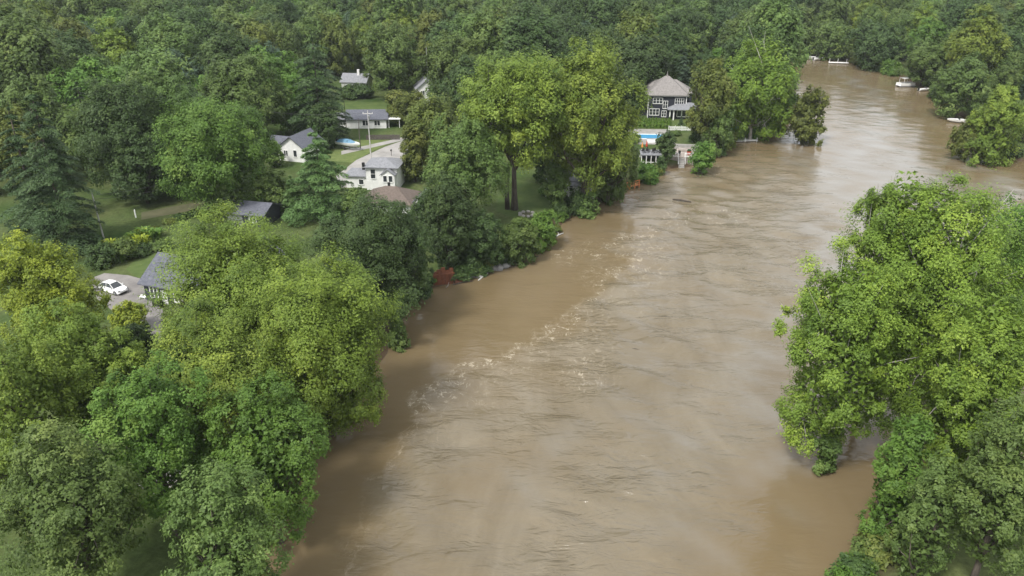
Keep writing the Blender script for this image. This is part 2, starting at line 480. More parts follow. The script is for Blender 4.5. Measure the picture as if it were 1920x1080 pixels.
sheet('lawn', [(40,570),(110,560),(130,620),(60,640)], M['lawn'], label='patch of lawn seen through the near trees')
sheet('lawn', [(1195,212),(1330,214),(1330,247),(1255,240),(1195,238)], M['lawn'], label='lawn in front of the dark two-storey house')
sheet('road', [(630,330),(668,300),(722,275),(760,262),(775,268),(762,290),(735,312),(705,345),(640,352)], M['road'], z=LAND + .05, label='pale road running past the white houses')
sheet('road', [(640,283),(735,262),(760,256),(764,261),(735,268),(640,290)], M['road'], z=LAND + .042, label='narrow pale drive above the road')
sheet('driveway', [(170,522),(196,512),(240,516),(270,524),(305,566),(305,640),(255,628),(220,590),(182,560)], M['asphalt'], z=LAND + .05, label='grey gravel driveway where the white car is parked')
sheet('path', [(265,398),(330,386),(390,376),(440,380),(500,392),(500,400),(430,392),(380,390),(330,400),(265,412)], M['dirt'], z=LAND + .046, label='dirt track behind the clipped hedge bushes')
sheet('path', [(250,905),(330,850),(400,800),(430,800),(380,850),(300,935)], M['concrete'], z=LAND + .046, label='pale path between the near trees')

# ------------------------------------------------------------------ trees
def fib_dirs(n, rng, jit=.35):
    i = np.arange(n) + .5
    z = 1 - 2 * i / n
    ph = i * 2.399963 + rng.uniform(0, 6.28)
    r = np.sqrt(1 - z * z)
    d = np.stack([r * np.cos(ph), r * np.sin(ph), z], -1) + rng.normal(0, jit, (n, 3))
    return d / np.linalg.norm(d, axis=1, keepdims=True)
def unit(v): return v / np.maximum(np.linalg.norm(v, axis=-1, keepdims=True), 1e-6)
def leaves_arrays(c, n, a, ln, wd):
    n = unit(n); a = unit(a - n * (a * n).sum(-1, keepdims=True)); b = np.cross(n, a)
    ln = np.asarray(ln).reshape(-1, 1) * .5; wd = np.asarray(wd).reshape(-1, 1) * .5
    dr = n * ln * .25
    v = np.stack([c - a * ln * .8 + b * wd * .9 - dr, c + a * ln * 1.15 + dr * .5, c - a * ln * .8 - b * wd * 1.1 - dr], 1).reshape(-1, 3)
    f = np.arange(len(v)).reshape(-1, 3)
    return v, f
def crown_broad(rng, H, Rr, cb, leaf, n_total, droop=0.0, lobes=11, open_=.0, egg=.12):
    hz = H * (1 - cb) / 2; cz = H * cb + hz
    ctr = np.array([0, 0, cz]); ax = np.array([Rr, Rr, hz])
    ld = fib_dirs(lobes, rng, .25)
    ld[:, 2] = ld[:, 2] * .9 + .08; ld = unit(ld)
    lr = rng.uniform(.34, .52, lobes)
    sc = 1 + egg * -ld[:, 2:3] * 0 
    lc = ctr + ld * ax * rng.uniform(.5, .72, (lobes, 1))
    lc[:, :2] *= 1 - .25 * np.clip(ld[:, 2:3], 0, 1)
    lc = np.vstack([lc, ctr + [0, 0, hz * .25]]); ld = np.vstack([ld, [0, 0, 1]]); lr = np.append(lr, .5)
    lobes += 1
    # clumps on lobes
    nc = 15
    cc, cdr, cr, ctint = [], [], [], []
    for i in range(lobes):
        d = fib_dirs(nc, rng, .3)
        keep = (d @ ld[i]) > -.35
        d = d[keep]
        r = lr[i] * np.array([Rr, Rr, min(Rr, hz) * .92])
        c = lc[i] + d * r * rng.uniform(.72, 1.08, (len(d), 1))
        cc.append(c); cdr.append(unit(d + .5 * ld[i])); cr.append(lr[i] * Rr * rng.uniform(.27, .45, len(d)))
        ctint.append(np.full(len(d), rng.normal(0, .08)) + rng.normal(0, .085, len(d)))
    cc = np.vstack(cc); cdr = np.vstack(cdr); cr = np.concatenate(cr); ctint = np.concatenate(ctint)
    ok = (cc[:, 2] > H * cb * .7) & (rng.random(len(cc)) > open_)
    cc, cdr, cr, ctint = cc[ok], cdr[ok], cr[ok], ctint[ok]
    # sprays on clumps
    ns = 14
    K = len(cc)
    d = unit(rng.normal(0, 1, (K, ns, 3)))
    flip = (d * cdr[:, None]).sum(-1) < -.3
    d = np.where(flip[..., None], -d, d)
    sp = cc[:, None] + d * (cr[:, None, None] * rng.uniform(.6, 1.12, (K, ns, 1))) * [1, 1, .8]
    st = ctint[:, None] + rng.normal(0, .06, (K, ns))
    sd2 = unit(d + .45 * cdr[:, None])
    nl = max(1, int(round(n_total / (K * ns))))
    sig = np.clip(cr * .26, leaf * .5, None)[:, None, None, None]
    off = rng.normal(0, 1, (K, ns, nl, 3)) * sig * [1, 1, .75]
    if droop > 0:
        off[..., 2] -= np.abs(rng.normal(0, 1, (K, ns, nl))) * droop * cr[:, None, None] * .8
        off[..., :2] *= 1 - .35 * droop
    pos = (sp[:, :, None] + off).reshape(-1, 3)
    nrm = (sd2[:, :, None] * .9 + np.array([0, 0, .65]) + rng.normal(0, .26, (K, ns, nl, 3))).reshape(-1, 3)
    axd = rng.normal(0, 1, pos.shape) + (np.array([0, 0, -2.2]) * droop)
    ln = leaf * rng.uniform(.75, 1.35, len(pos)) * (1 + .35 * droop)
    wd = ln * rng.uniform(.55, .8, len(pos)) * (1 - .3 * droop)
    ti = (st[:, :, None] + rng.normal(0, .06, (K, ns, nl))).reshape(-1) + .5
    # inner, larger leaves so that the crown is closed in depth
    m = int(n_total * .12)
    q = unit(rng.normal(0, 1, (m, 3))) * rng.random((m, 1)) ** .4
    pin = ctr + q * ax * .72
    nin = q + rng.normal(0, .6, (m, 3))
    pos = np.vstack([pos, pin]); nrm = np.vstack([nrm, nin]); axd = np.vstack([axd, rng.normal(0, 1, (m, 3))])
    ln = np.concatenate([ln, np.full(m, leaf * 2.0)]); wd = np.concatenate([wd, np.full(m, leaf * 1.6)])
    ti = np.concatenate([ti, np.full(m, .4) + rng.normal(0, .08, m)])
    rad = np.hypot(pos[:, 0], pos[:, 1])
    k_ = Rr / np.percentile(rad, 97)
    zt, zb_ = np.percentile(pos[:, 2], 99.5), np.percentile(pos[:, 2], 1.5)
    kz = (H - H * cb) / (zt - zb_)
    for A_ in (pos, cc):
        A_[:, :2] *= k_
        A_[:, 2] = H * cb + (A_[:, 2] - zb_) * kz
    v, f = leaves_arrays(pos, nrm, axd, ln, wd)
    tips = cc
    return v, f, np.clip(ti, 0, 1), tips
def crown_conifer(rng, H, Rr, cb, leaf, n_total, droop=.35, layers=16, shape=.85, **kw):
    pos, nrm, axd, ti = [], [], [], []
    lv = np.linspace(0, 1, layers)
    per = n_total / (layers * 7)
    tips = []
    for t in lv:
        z = H * (cb + (1 - cb) * t * .985)
        rad = Rr * (1 - t) ** shape * rng.uniform(.85, 1.1) + .12
        nb = max(4, int(5 + 4 * (1 - t)))
        for j in range(nb):
            an = rng.uniform(0, 6.28); L_ = rad * rng.uniform(.72, 1.12)
            dv = np.array([math.cos(an), math.sin(an), 0]); lat = np.array([-dv[1], dv[0], 0])
            n = max(5, int(per * 7 / nb * (.35 + 1.3 * (1 - t))))
            s = rng.random(n) ** .62
            wdt = .38 * L_ * np.minimum(1, 1.35 - s) * rng.uniform(-1, 1, n)
            dz = -droop * L_ * s ** 1.6 + .12 * L_ * s - np.abs(wdt) * .22 + rng.normal(0, .1 * leaf + .06, n)
            p = np.array([0, 0, z]) + dv * (s * L_)[:, None] + lat * wdt[:, None]
            p[:, 2] += dz
            pos.append(p)
            nrm.append(np.array([0, 0, .9]) + dv * .35 + rng.normal(0, .38, (n, 3)))
            axd.append(dv * .8 + lat * np.sign(wdt)[:, None] * .7 + rng.normal(0, .25, (n, 3)) + [0, 0, -.3])
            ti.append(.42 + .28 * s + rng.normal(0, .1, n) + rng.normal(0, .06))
            if j % 2 == 0: tips.append(np.array([0, 0, z]) + dv * L_ * .7 + np.array([0, 0, -droop * L_ * .4]))
    pos = np.vstack(pos); nrm = np.vstack(nrm); axd = np.vstack(axd); ti = np.concatenate(ti)
    ln = leaf * rng.uniform(.9, 1.7, len(pos)); wd = ln * rng.uniform(.32, .5, len(pos))
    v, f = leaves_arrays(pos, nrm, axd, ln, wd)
    return v, f, np.clip(ti, 0, 1), np.array(tips)
def leaf_mesh(name, v, f, ti, mat):
    me = raw_mesh(name, v, f)
    a = me.attributes.new('tint', 'FLOAT', 'FACE'); a.data.foreach_set('value', ti.astype(np.float32))
    me.materials.append(mat)
    return me
def trunk_mesh(name, rng, H, Rr, cb, tips, mat, conifer=False, lean=0.0, n_limb=9, thick=1.0, second=True, reach=1.0):
    mb = MB()
    r0 = max(.08, H * .017) * thick
    top = H * (.93 if conifer else .72)
    bend = rng.normal(0, .035 * H, 2) if not conifer else rng.normal(0, .004 * H, 2)
    def tp(t): return Vector((bend[0] * math.sin(t * 2.4) * t, bend[1] * math.sin(t * 2.0) * t, top * t))
    n = 7
    mb.tube([tp(t) - Vector((0, 0, .4 if t == 0 else 0)) for t in np.linspace(0, 1, n)], [r0 * (1.35 if t == 0 else 1 - .8 * t) for t in np.linspace(0, 1, n)], 7)
    if len(tips):
        idx = rng.permutation(len(tips))
        main = idx[:n_limb]
        ends = []
        for i in main:
            e = Vector(tips[i])
            t0 = max(.2, min(.95, (cb * .75 + .2 * rng.random()) if not conifer else e.z / top * .98))
            if conifer: t0 = max(.05, min(.97, (e.z + .15 * Rr) / top))
            s = tp(t0)
            mid = s.lerp(e, .5) + Vector((0, 0, -.05 * (e - s).length if not conifer else .02)) + Vector(rng.normal(0, .05, 3)) * (e - s).length
            rr = r0 * (.5 if not conifer else .22)
            mb.tube([s, s.lerp(mid, .55), mid, e], [rr, rr * .75, rr * .5, rr * .15], 5)
            ends.append((mid, e, rr))
        if second and not conifer:
            for i in idx[n_limb:n_limb * 5]:
                e = Vector(tips[i])
                k = min(range(len(ends)), key=lambda q: (ends[q][0] - e).length)
                s, rr = ends[k][0], ends[k][2]
                if reach > 1 and rng.random() < .45: e = s + (e - s) * reach; rr = rr * 1.25
                mid = s.lerp(e, .5) + Vector(rng.normal(0, .07, 3)) * (e - s).length
                mb.tube([s, mid, e], [rr * .42, rr * .28, rr * .08], 4, cap=False)
    bmesh.ops.recalc_face_normals(mb.bm, faces=mb.bm.faces)
    me = bpy.data.meshes.new(name); mb.bm.to_mesh(me); mb.bm.free()
    me.polygons.foreach_set('use_smooth', np.ones(len(me.polygons), bool))
    me.materials.append(mat)
    return me
def gnd(x, y): return float(ground_z(np.array([x]), np.array([y]))[0])
TREES = []          # (x, y, R) of everything planted
SEED = [100]
def make_tree(kind, H, Rr, cb, leaf, pal, rng, dens=1.0, droop=0.0, lobes=11, open_=0.0, bark='bark', thick=1.0, shape=.85, layers=16, limbs=9):
    if kind == 'conifer':
        n = int(dens * 4.6 * math.pi * Rr * H * (1 - cb) / (leaf * leaf * .55))
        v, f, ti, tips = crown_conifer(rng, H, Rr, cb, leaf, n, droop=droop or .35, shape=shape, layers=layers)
    else:
        hz = H * (1 - cb) / 2
        A = 4 * math.pi * (Rr * Rr + 2 * Rr * hz) / 3
        n = int(dens * 2.3 * A / (leaf * leaf * .55))
        v, f, ti, tips = crown_broad(rng, H, Rr, cb, leaf, n, droop, lobes, open_)
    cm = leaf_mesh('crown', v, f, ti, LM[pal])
    tm = trunk_mesh('trunk', rng, H, Rr, cb, tips, M[bark], kind == 'conifer', thick=thick, n_limb=limbs if kind != 'conifer' else 14, reach=1.28 if bark == 'pale_bark' else 1.0)
    return cm, tm
def plant(name, x, ytop, ybase, wpx, pal, label, cat='tree', kind='broad', cb=.28, zb=None, group=None, leafk=.00245, parts=('crown', 'trunk'), **kw):
    """a tree standing on the ground at the photographed foot line, as tall and wide as it stands there"""
    SEED[0] += 1
    rng = np.random.default_rng(SEED[0])
    b = P(960, ybase, 1.0)
    Yw = b.y
    H = z_at(Yw, ytop)
    Hh = max(.6, H - .8)
    zc = .8 + Hh * .6
    dp = depth((0, Yw, zc))
    xw = (x - 960) / FPX * dp
    z0 = gnd(xw, Yw) if zb is None else zb
    Hh = max(.6, H - z0)
    Rr = wpx / 2 / FPX * dp
    leaf = min(.95, max(.22, dp * leafk))
    leaf = min(leaf, Rr * .22)
    cm, tm = make_tree(kind, Hh, Rr * .98, cb, leaf, pal, rng, **kw)
    t = thing(name, label, cat, (xw, Yw, z0), 0, group)
    for nm, me in zip(parts, (cm, tm)):
        link(bpy.data.objects.new(nm, me), t)
    TREES.append((xw, Yw, Rr))
    return t
T = plant
# --- near left bank
T('broadleaf_tree', 450, 400, 705, 300, 'lime', 'broad bright yellow-green tree beside the navy house, above the river bank', cb=.2, lobes=16)
T('broadleaf_tree', 600, 488, 800, 312, 'vivid', 'full green tree bulging over the water at the near left bank', cb=.12, lobes=16)
T('broadleaf_tree', 400, 590, 880, 300, 'lime', 'large rounded green tree below the navy house, lower left', cb=.15, lobes=15)
T('broadleaf_tree', 695, 374, 610, 235, 'dark', 'deep green dense tree on the bank behind the bright bulging tree', cb=.12, lobes=15)
T('broadleaf_tree', 765, 425, 560, 100, 'dark', 'narrow dark green tree at the bank edge beside the rusty structure', cb=.08, lobes=9)
T('broadleaf_tree', 85, 435, 745, 190, 'yellow', 'yellow-topped tree at the left edge below the white car', cb=.2, lobes=13)
T('broadleaf_tree', 150, 560, 850, 220, 'lime', 'yellow-green tree in front of the yellow-topped tree, lower left', cb=.15, lobes=13)
T('broadleaf_tree', 20, 640, 960, 240, 'lime', 'tree at the very lower left corner', dens=.7, cb=.15, lobes=12)
T('broadleaf_tree', 290, 690, 1010, 250, 'bright', 'tree at the bottom left, left of the pale path', dens=.7, cb=.18, lobes=12)
T('broadleaf_tree', 500, 730, 1000, 220, 'bright', 'low bank tree at the bottom beside the dark water', cb=.15, lobes=12)
T('broadleaf_tree', 130, 800, 1150, 260, 'mid', 'tree cut off by the bottom edge at the far left', dens=.7, cb=.2, lobes=12)
T('broadleaf_tree', 420, 880, 1190, 230, 'mid', 'tree cut off by the bottom edge nearest the water', dens=.7, cb=.2, lobes=12)
T('shrub', 240, 566, 628, 80, 'yellow', 'yellow-green garden shrub in front of the driveway', 'shrub', cb=.05, lobes=8, parts=('foliage', 'stem'))
T('shrub', 250, 610, 690, 110, 'dark', 'dark rounded shrub below the driveway', 'shrub', cb=.05, lobes=8, parts=('foliage', 'stem'))
T('shrub', 745, 590, 640, 45, 'mid', 'small drooping shrub at the waterline by the bulging tree', 'shrub', cb=.02, lobes=6, parts=('foliage', 'stem'))
# --- left middle
T('conifer_tree', 88, 160, 470, 170, 'pine', 'tall dark conifer at the left edge behind the white car', kind='conifer', cb=.06, shape=.6, layers=22, droop=.45)
T('conifer_tree', 40, 200, 430, 130, 'pine', 'dark conifer at the left border behind the tallest conifer', kind='conifer', cb=.06, shape=.6, layers=18, droop=.45)
T('broadleaf_tree', 225, 150, 372, 180, 'dark', 'dark shady tree behind the leaning utility pole', cb=.14, lobes=14)
T('broadleaf_tree', 315, 130, 345, 150, 'mid', 'tall tree between the shady tree and the round bright tree', cb=.2, lobes=12)
T('broadleaf_tree', 262, 245, 386, 125, 'dark', 'dark understorey tree between the pole and the dirt track', cb=.12, lobes=11)
T('broadleaf_tree', 348, 285, 372, 80, 'dark', 'small dark tree tucked behind the left side of the round bright tree', cb=.1, lobes=9)
T('broadleaf_tree', 408, 186, 402, 222, 'bright', 'round-headed bright tree with a bare lower trunk', cb=.16, lobes=16, thick=1.1)
T('conifer_tree', 596, 236, 408, 215, 'fir', 'spreading layered fir in front of the white houses', kind='conifer', cb=.04, shape=.8, droop=.28, layers=15)
T('conifer_tree', 500, 330, 405, 60, 'fir', 'small fir at the left foot of the spreading fir', kind='conifer', cb=.04, droop=.3, layers=10)
T('conifer_tree', 592, 70, 270, 135, 'pine', 'tall dark pine behind the parked boat', kind='conifer', cb=.08, shape=.36, layers=18, droop=.4)
T('broadleaf_tree', 452, 106, 275, 170, 'mid', 'soft rounded tree above the round bright tree', cb=.14, lobes=13)
T('broadleaf_tree', 735, 44, 190, 125, 'mid', 'tall grey-green tree behind the white ranch house', cb=.2, lobes=13)
T('broadleaf_tree', 858, 60, 215, 124, 'mid', 'wide tree behind the olive tree in the middle', cb=.2, lobes=13)
T('broadleaf_tree', 762, 168, 235, 84, 'olive', 'low dull tree right of the white ranch house', cb=.1, lobes=9)
T('broadleaf_tree', 815, 180, 325, 135, 'olive', 'olive drooping tree right of the road', cb=.08, droop=.7, lobes=12)
tw = T('broadleaf_tree', 965, 98, 398, 228, 'lime', 'large light green tree on two dark trunks by the river lawn', cb=.38, lobes=15, thick=1.2, droop=.35)
MB().tube([(-1.3, .3, -.3), (-1.5, .3, 4), (-1.1, .2, 8), (-.3, 0, 12)], [.5, .4, .34, .2], 7).build('trunk', M['bark'], tw, smooth=True)
T('broadleaf_tree', 1098, 72, 386, 216, 'lime', 'tallest light green tree in the middle of the left bank', cb=.24, lobes=20, thick=1.2, droop=.5, bark='bark')
T('broadleaf_tree', 1146, 190, 371, 108, 'mid', 'drooping grey-green tree hanging over the water in front of the tallest tree', cb=.05, droop=.9, lobes=11)
T('broadleaf_tree', 1025, 245, 345, 80, 'dark', 'dark understorey tree between the two tall light trees', cb=.1, lobes=10)
T('broadleaf_tree', 872, 222, 430, 160, 'mid', 'feathery grey-green tree left of the two dark trunks', cb=.25, droop=.5, lobes=13)
T('broadleaf_tree', 840, 330, 505, 110, 'dark', 'dense bank tree above the rusty structure', cb=.03, lobes=11)
T('broadleaf_tree', 900, 395, 495, 110, 'dark', 'leafy bank bush tree above the riprap', cb=.02, lobes=10)
T('shrub', 975, 408, 482, 80, 'mid', 'bank shrub below the two dark trunks', 'shrub', cb=.02, lobes=9, parts=('foliage', 'stem'))
T('shrub', 1018, 395, 455, 60, 'bright', 'bright bank shrub beside the river lawn', 'shrub', cb=.02, lobes=8, parts=('foliage', 'stem'))
T('shrub', 1102, 358, 396, 45, 'mid', 'small shrub in front of the tan deck', 'shrub', cb=.02, lobes=7, parts=('foliage', 'stem'))
T('shrub', 1030, 348, 372, 40, 'bright', 'bright shrub on the river lawn', 'shrub', cb=.02, lobes=7, parts=('foliage', 'stem'))
T('shrub', 1215, 305, 334, 48, 'bright', 'bright green bush at the waterline below the white-posted deck', 'shrub', cb=.02, lobes=8, parts=('foliage', 'stem'))
T('shrub', 1318, 266, 316, 58, 'bright', 'round bright green bush standing in the flood water', 'shrub', cb=.02, lobes=9, zb=-.6, parts=('foliage', 'stem'))
T('broadleaf_tree', 1250, 245, 306, 44, 'dark', 'small round dark tree on the patio edge', cb=.3, lobes=8)
T('broadleaf_tree', 1332, 112, 278, 98, 'olive', 'olive-tinted tree right of the dark two-storey house', cb=.2, lobes=12, droop=.3)
T('broadleaf_tree', 1352, 200, 285, 60, 'mid', 'low weeping tree at the waterline below the olive-tinted tree', cb=.03, lobes=8, droop=.6)
T('broadleaf_tree', 1420, 74, 256, 158, 'vivid', 'big light green tree with pale limbs at the river corner', cb=.08, lobes=17, bark='pale_bark', droop=.3)
T('broadleaf_tree', 1519, 164, 262, 90, 'olive', 'round half-drowned tree standing alone in the river', cb=.08, lobes=10, open_=.25, zb=-1.0)
T('conifer_tree', 1238, 98, 196, 52, 'blue', 'blue-green spruce left behind the dark two-storey house', kind='conifer', cb=.04, droop=.3, shape=.6)
T('conifer_tree', 1282, 92, 192, 60, 'blue', 'blue-green spruce right behind the dark two-storey house', kind='conifer', cb=.04, droop=.3, shape=.6)
T('broadleaf_tree', 1190, 130, 218, 62, 'dark', 'dark green tree touching the left side of the two-storey house', cb=.05, lobes=10)
T('broadleaf_tree', 820, 148, 206, 42, 'mid', 'slim tree covering the right half of the pale house', cb=.05, lobes=8)
T('broadleaf_tree', 668, 158, 186, 70, 'dark', 'low dark tree in front of the grey roof with white chimney', cb=.05, lobes=9)
T('broadleaf_tree', 548, 168, 225, 50, 'dark', 'dark tree half covering the white house sliver', cb=.05, lobes=9)
T('broadleaf_tree', 1042, 305, 392, 62, 'mid', 'young tree screening the white porch house on the bank', cb=.08, lobes=9)
T('shrub', 1085, 352, 392, 50, 'dark', 'dark shrub at the foot of the tallest light green tree', 'shrub', cb=.02, lobes=8, parts=('foliage', 'stem'))
T('broadleaf_tree', 512, 262, 318, 44, 'mid', 'small tree covering the left wing of the white gabled house', cb=.06, lobes=8)
T('broadleaf_tree', 508, 318, 402, 78, 'mid', 'bushy tree left of the spreading fir', cb=.06, lobes=10)
T('conifer_tree', 548, 330, 410, 66, 'fir', 'young fir between the bushy tree and the spreading fir', kind='conifer', cb=.04, droop=.3, layers=11)
T('broadleaf_tree', 800, 352, 460, 72, 'dark', 'dark bushy tree right of the brown shingle roof', cb=.05, lobes=10)
T('shrub', 768, 395, 440, 40, 'mid', 'shrub in front of the brown-roofed house wing', 'shrub', cb=.02, lobes=7, parts=('foliage', 'stem'))
T('shrub', 1190, 248, 272, 26, 'mid', 'shrub at the left end of the pool deck', 'shrub', cb=.02, lobes=7, parts=('foliage', 'stem'))
T('shrub', 1303, 246, 270, 26, 'dark', 'shrub at the right end of the stone patio', 'shrub', cb=.02, lobes=7, parts=('foliage', 'stem'))
T('shrub', 1268, 244, 258, 22, 'mid', 'low shrub between the picket fence and the patio', 'shrub', cb=.02, lobes=6, parts=('foliage', 'stem'))
T('shrub', 1240, 292, 318, 26, 'dark', 'shrub at the waterline right of the white-posted shelter', 'shrub', cb=.02, lobes=7, parts=('foliage', 'stem'))
T('conifer_tree', 1277, 218, 238, 12, 'pine', 'tiny dark conifer on the lawn of the dark house', kind='conifer', cb=.04, droop=.3, layers=8)
T('broadleaf_tree', 608, 196, 284, 60, 'dark', 'dark leafy tree at the left of the parked boat', cb=.06, lobes=10)
T('broadleaf_tree', 776, 236, 345, 62, 'olive', 'olive young tree between the road and the river trees', cb=.06, lobes=9)
T('broadleaf_tree', 668, 352, 428, 56, 'mid', 'small tree hiding the garage end of the white two-storey house', cb=.06, lobes=9)
T('broadleaf_tree', 425, 330, 418, 70, 'mid', 'small tree between the round bright tree and the low garage', cb=.06, lobes=9)
# --- right bank, near
T('broadleaf_tree', 1750, 345, 800, 330, 'vivid', 'tallest leafy tree of the right foreground with pale limbs', thick=.75, cb=.2, lobes=19, bark='pale_bark', open_=.3, limbs=12, dens=.85)
T('broadleaf_tree', 1585, 480, 860, 240, 'vivid', 'leafy tree reaching out over the river at right foreground', cb=.14, lobes=15, bark='pale_bark', open_=.32, limbs=10, dens=.85, zb=-.5, thick=.6)
T('broadleaf_tree', 1660, 352, 775, 190, 'vivid', 'slender leafy tree left of the tallest right foreground tree', cb=.3, lobes=13, bark='pale_bark', open_=.32, dens=.85, thick=.7)
T('broadleaf_tree', 1830, 565, 930, 230, 'vivid', 'pale green tree at the lower right edge', thick=.75, cb=.15, lobes=14, bark='pale_bark', open_=.05)
T('broadleaf_tree', 1900, 340, 720, 240, 'bright', 'tree behind the tallest right foreground tree, cut by the right edge', dens=.75, cb=.2, lobes=14)
T('broadleaf_tree', 1690, 790, 1010, 120, 'bright', 'small flooded sapling tree at the lower right', cb=.08, lobes=9, zb=-.5)
T('broadleaf_tree', 1745, 860, 1090, 110, 'mid', 'small flooded sapling tree at the bottom right', cb=.08, lobes=9, zb=-.3)
T('broadleaf_tree', 1880, 760, 1110, 210, 'mid', 'shaded tree at the bottom right corner', dens=.7, cb=.2, lobes=12)
T('shrub', 1555, 800, 870, 60, 'mid', 'sparse flooded bush beside the dark snag', 'shrub', cb=.02, lobes=6, open_=.3, zb=-.5, parts=('foliage', 'stem'))
# --- right bank, far
T('broadleaf_tree', 1872, 160, 300, 104, 'lime', 'light green tree at the right edge above the moored white boat', cb=.08, lobes=12)
T('broadleaf_tree', 1820, 225, 292, 70, 'olive', 'small drooping willow leaning into the river at the right', cb=.12, lobes=8, droop=.8, open_=.25, zb=-.5)
T('broadleaf_tree', 1808, 105, 214, 110, 'mid', 'broad tree casting deep shade over the moored white boat', cb=.1, lobes=12)
T('broadleaf_tree', 1738, 70, 157, 95, 'mid', 'rounded tree behind the pontoon boat', cb=.1, lobes=11)
T('broadleaf_tree', 1642, 40, 124, 105, 'dark', 'dark tree overhanging the far right bank left of the pontoon boat', cb=.12, lobes=12)
T('broadleaf_tree', 1570, 40, 107, 80, 'mid', 'tree above the small white dock at the river bend', cb=.1, lobes=11)
T('broadleaf_tree', 1515, 42, 101, 70, 'mid', 'tree above the two far white boats at the river bend', cb=.1, lobes=11)

# ------------------------------------------------------------------ buildings
CLEAR = []          # (x0, y0, x1, y1, Y): picture windows in which woods in front must not stand
def gable_roof(mb, x0, x1, y0, y1, z, rise, over=.35, th=.16, axis='x'):
    if axis == 'x':
        ym = (y0 + y1) / 2; a, b = x0 - over, x1 + over
        k = rise / (ym - y0)
        zl = z - k * over
        pr = [(y0 - over, zl), (ym, z + rise), (y1 + over, zl), (y1 + over, zl + th), (ym, z + rise + th), (y0 - over, zl + th)]
        mb.loft([[(a, p[0], p[1]) for p in pr], [(b, p[0], p[1]) for p in pr]])
    else:
        xm = (x0 + x1) / 2; a, b = y0 - over, y1 + over
        k = rise / (xm - x0)
        zl = z - k * over
        pr = [(x0 - over, zl), (xm, z + rise), (x1 + over, zl), (x1 + over, zl + th), (xm, z + rise + th), (x0 - over, zl + th)]
        mb.loft([[(p[0], a, p[1]) for p in pr], [(p[0], b, p[1]) for p in pr]])
    return mb
def hip_roof(mb, x0, x1, y0, y1, z, rise, over=.45, th=.16):
    x0 -= over; x1 += over; y0 -= over; y1 += over
    h = min(x1 - x0, y1 - y0) / 2
    if x1 - x0 >= y1 - y0: r0, r1 = (x0 + h, (y0 + y1) / 2), (x1 - h, (y0 + y1) / 2)
    else: r0, r1 = ((x0 + x1) / 2, y0 + h), ((x0 + x1) / 2, y1 - h)
    if abs(r0[0] - r1[0]) + abs(r0[1] - r1[1]) < .3:
        r0 = (r0[0] - .08, r0[1]); r1 = (r1[0] + .08, r1[1])
    lo = [(x0, y0, z), (x1, y0, z), (x1, y1, z), (x0, y1, z)]
    up = [(x0, y0, z + th), (x1, y0, z + th), (x1, y1, z + th), (x0, y1, z + th), (r0[0], r0[1], z + rise), (r1[0], r1[1], z + rise)]
    f = [(3, 2, 1, 0), (0, 1, 5, 4), (1, 2, 6, 5), (2, 3, 7, 6), (3, 0, 4, 7)]
    if x1 - x0 >= y1 - y0: f += [(4, 5, 9, 8), (5, 6, 9), (6, 7, 8, 9), (7, 4, 8)]
    else: f += [(4, 5, 8), (5, 6, 9, 8), (6, 7, 9), (7, 4, 8, 9)]
    mb.poly(lo + up, f)
    return mb
def walls(mb, x0, x1, y0, y1, z0, z1, gable=None, rise=0):
    mb.box((x0, y0, z0 - .4), (x1, y1, z1))
    if gable == 'x':
        ym = (y0 + y1) / 2
        mb.loft([[(x0 + .01, y0 + .02, z1 - .01), (x0 + .01, y1 - .02, z1 - .01), (x0 + .01, ym, z1 + rise - .05)], [(x1 - .01, y0 + .02, z1 - .01), (x1 - .01, y1 - .02, z1 - .01), (x1 - .01, ym, z1 + rise - .05)]])
    elif gable == 'y':
        xm = (x0 + x1) / 2
        mb.loft([[(x0 + .02, y0 + .01, z1 - .01), (x1 - .02, y0 + .01, z1 - .01), (xm, y0 + .01, z1 + rise - .05)], [(x0 + .02, y1 - .01, z1 - .01), (x1 - .02, y1 - .01, z1 - .01), (xm, y1 - .01, z1 + rise - .05)]])
    return mb
def window(par, x0, x1, z0, z1, y, nm=1, nh=1, face='f', t=.1, mat='trim'):
    """frame with mullions on a wall, its dark pane as sub-part; face f = front (-y), l = left (-x), r = right (+x)"""
    fr, pa = MB(), MB()
    def bx(mb, a0, a1, b0, b1, d0, d1):
        if face == 'f': mb.box((a0, y - d1, b0), (a1, y - d0, b1))
        elif face == 'l': mb.box((y - d1, a0, b0), (y - d0, a1, b1))
        else: mb.box((y + d0, a0, b0), (y + d1, a1, b1))
    bx(fr, x0 - t, x0, z0 - t, z1 + t, .0, .09); bx(fr, x1, x1 + t, z0 - t, z1 + t, .0, .09)
    bx(fr, x0, x1, z1, z1 + t, .0, .09); bx(fr, x0 - .04, x1 + .04, z0 - t * 1.3, z0, -.01, .14)
    for i in range(1, nm + 1):
        if i <= nm - 0 and nm > 1 and i < nm:
            xx = x0 + (x1 - x0) * i / nm
            bx(fr, xx - t * .5, xx + t * .5, z0, z1, .0, .08)
    for i in range(1, nh):
        zz = z0 + (z1 - z0) * i / nh
        bx(fr, x0, x1, zz - .03, zz + .03, .0, .07)
    w_ = fr.build('window', M[mat], par)
    bx(pa, x0, x1, z0, z1, .0, .035)
    pa.build('pane', M['glass'], w_)
    return w_
def base_at(px, py, z=LAND): 
    p = P(px, py, z); return (p.x, p.y, p.z)

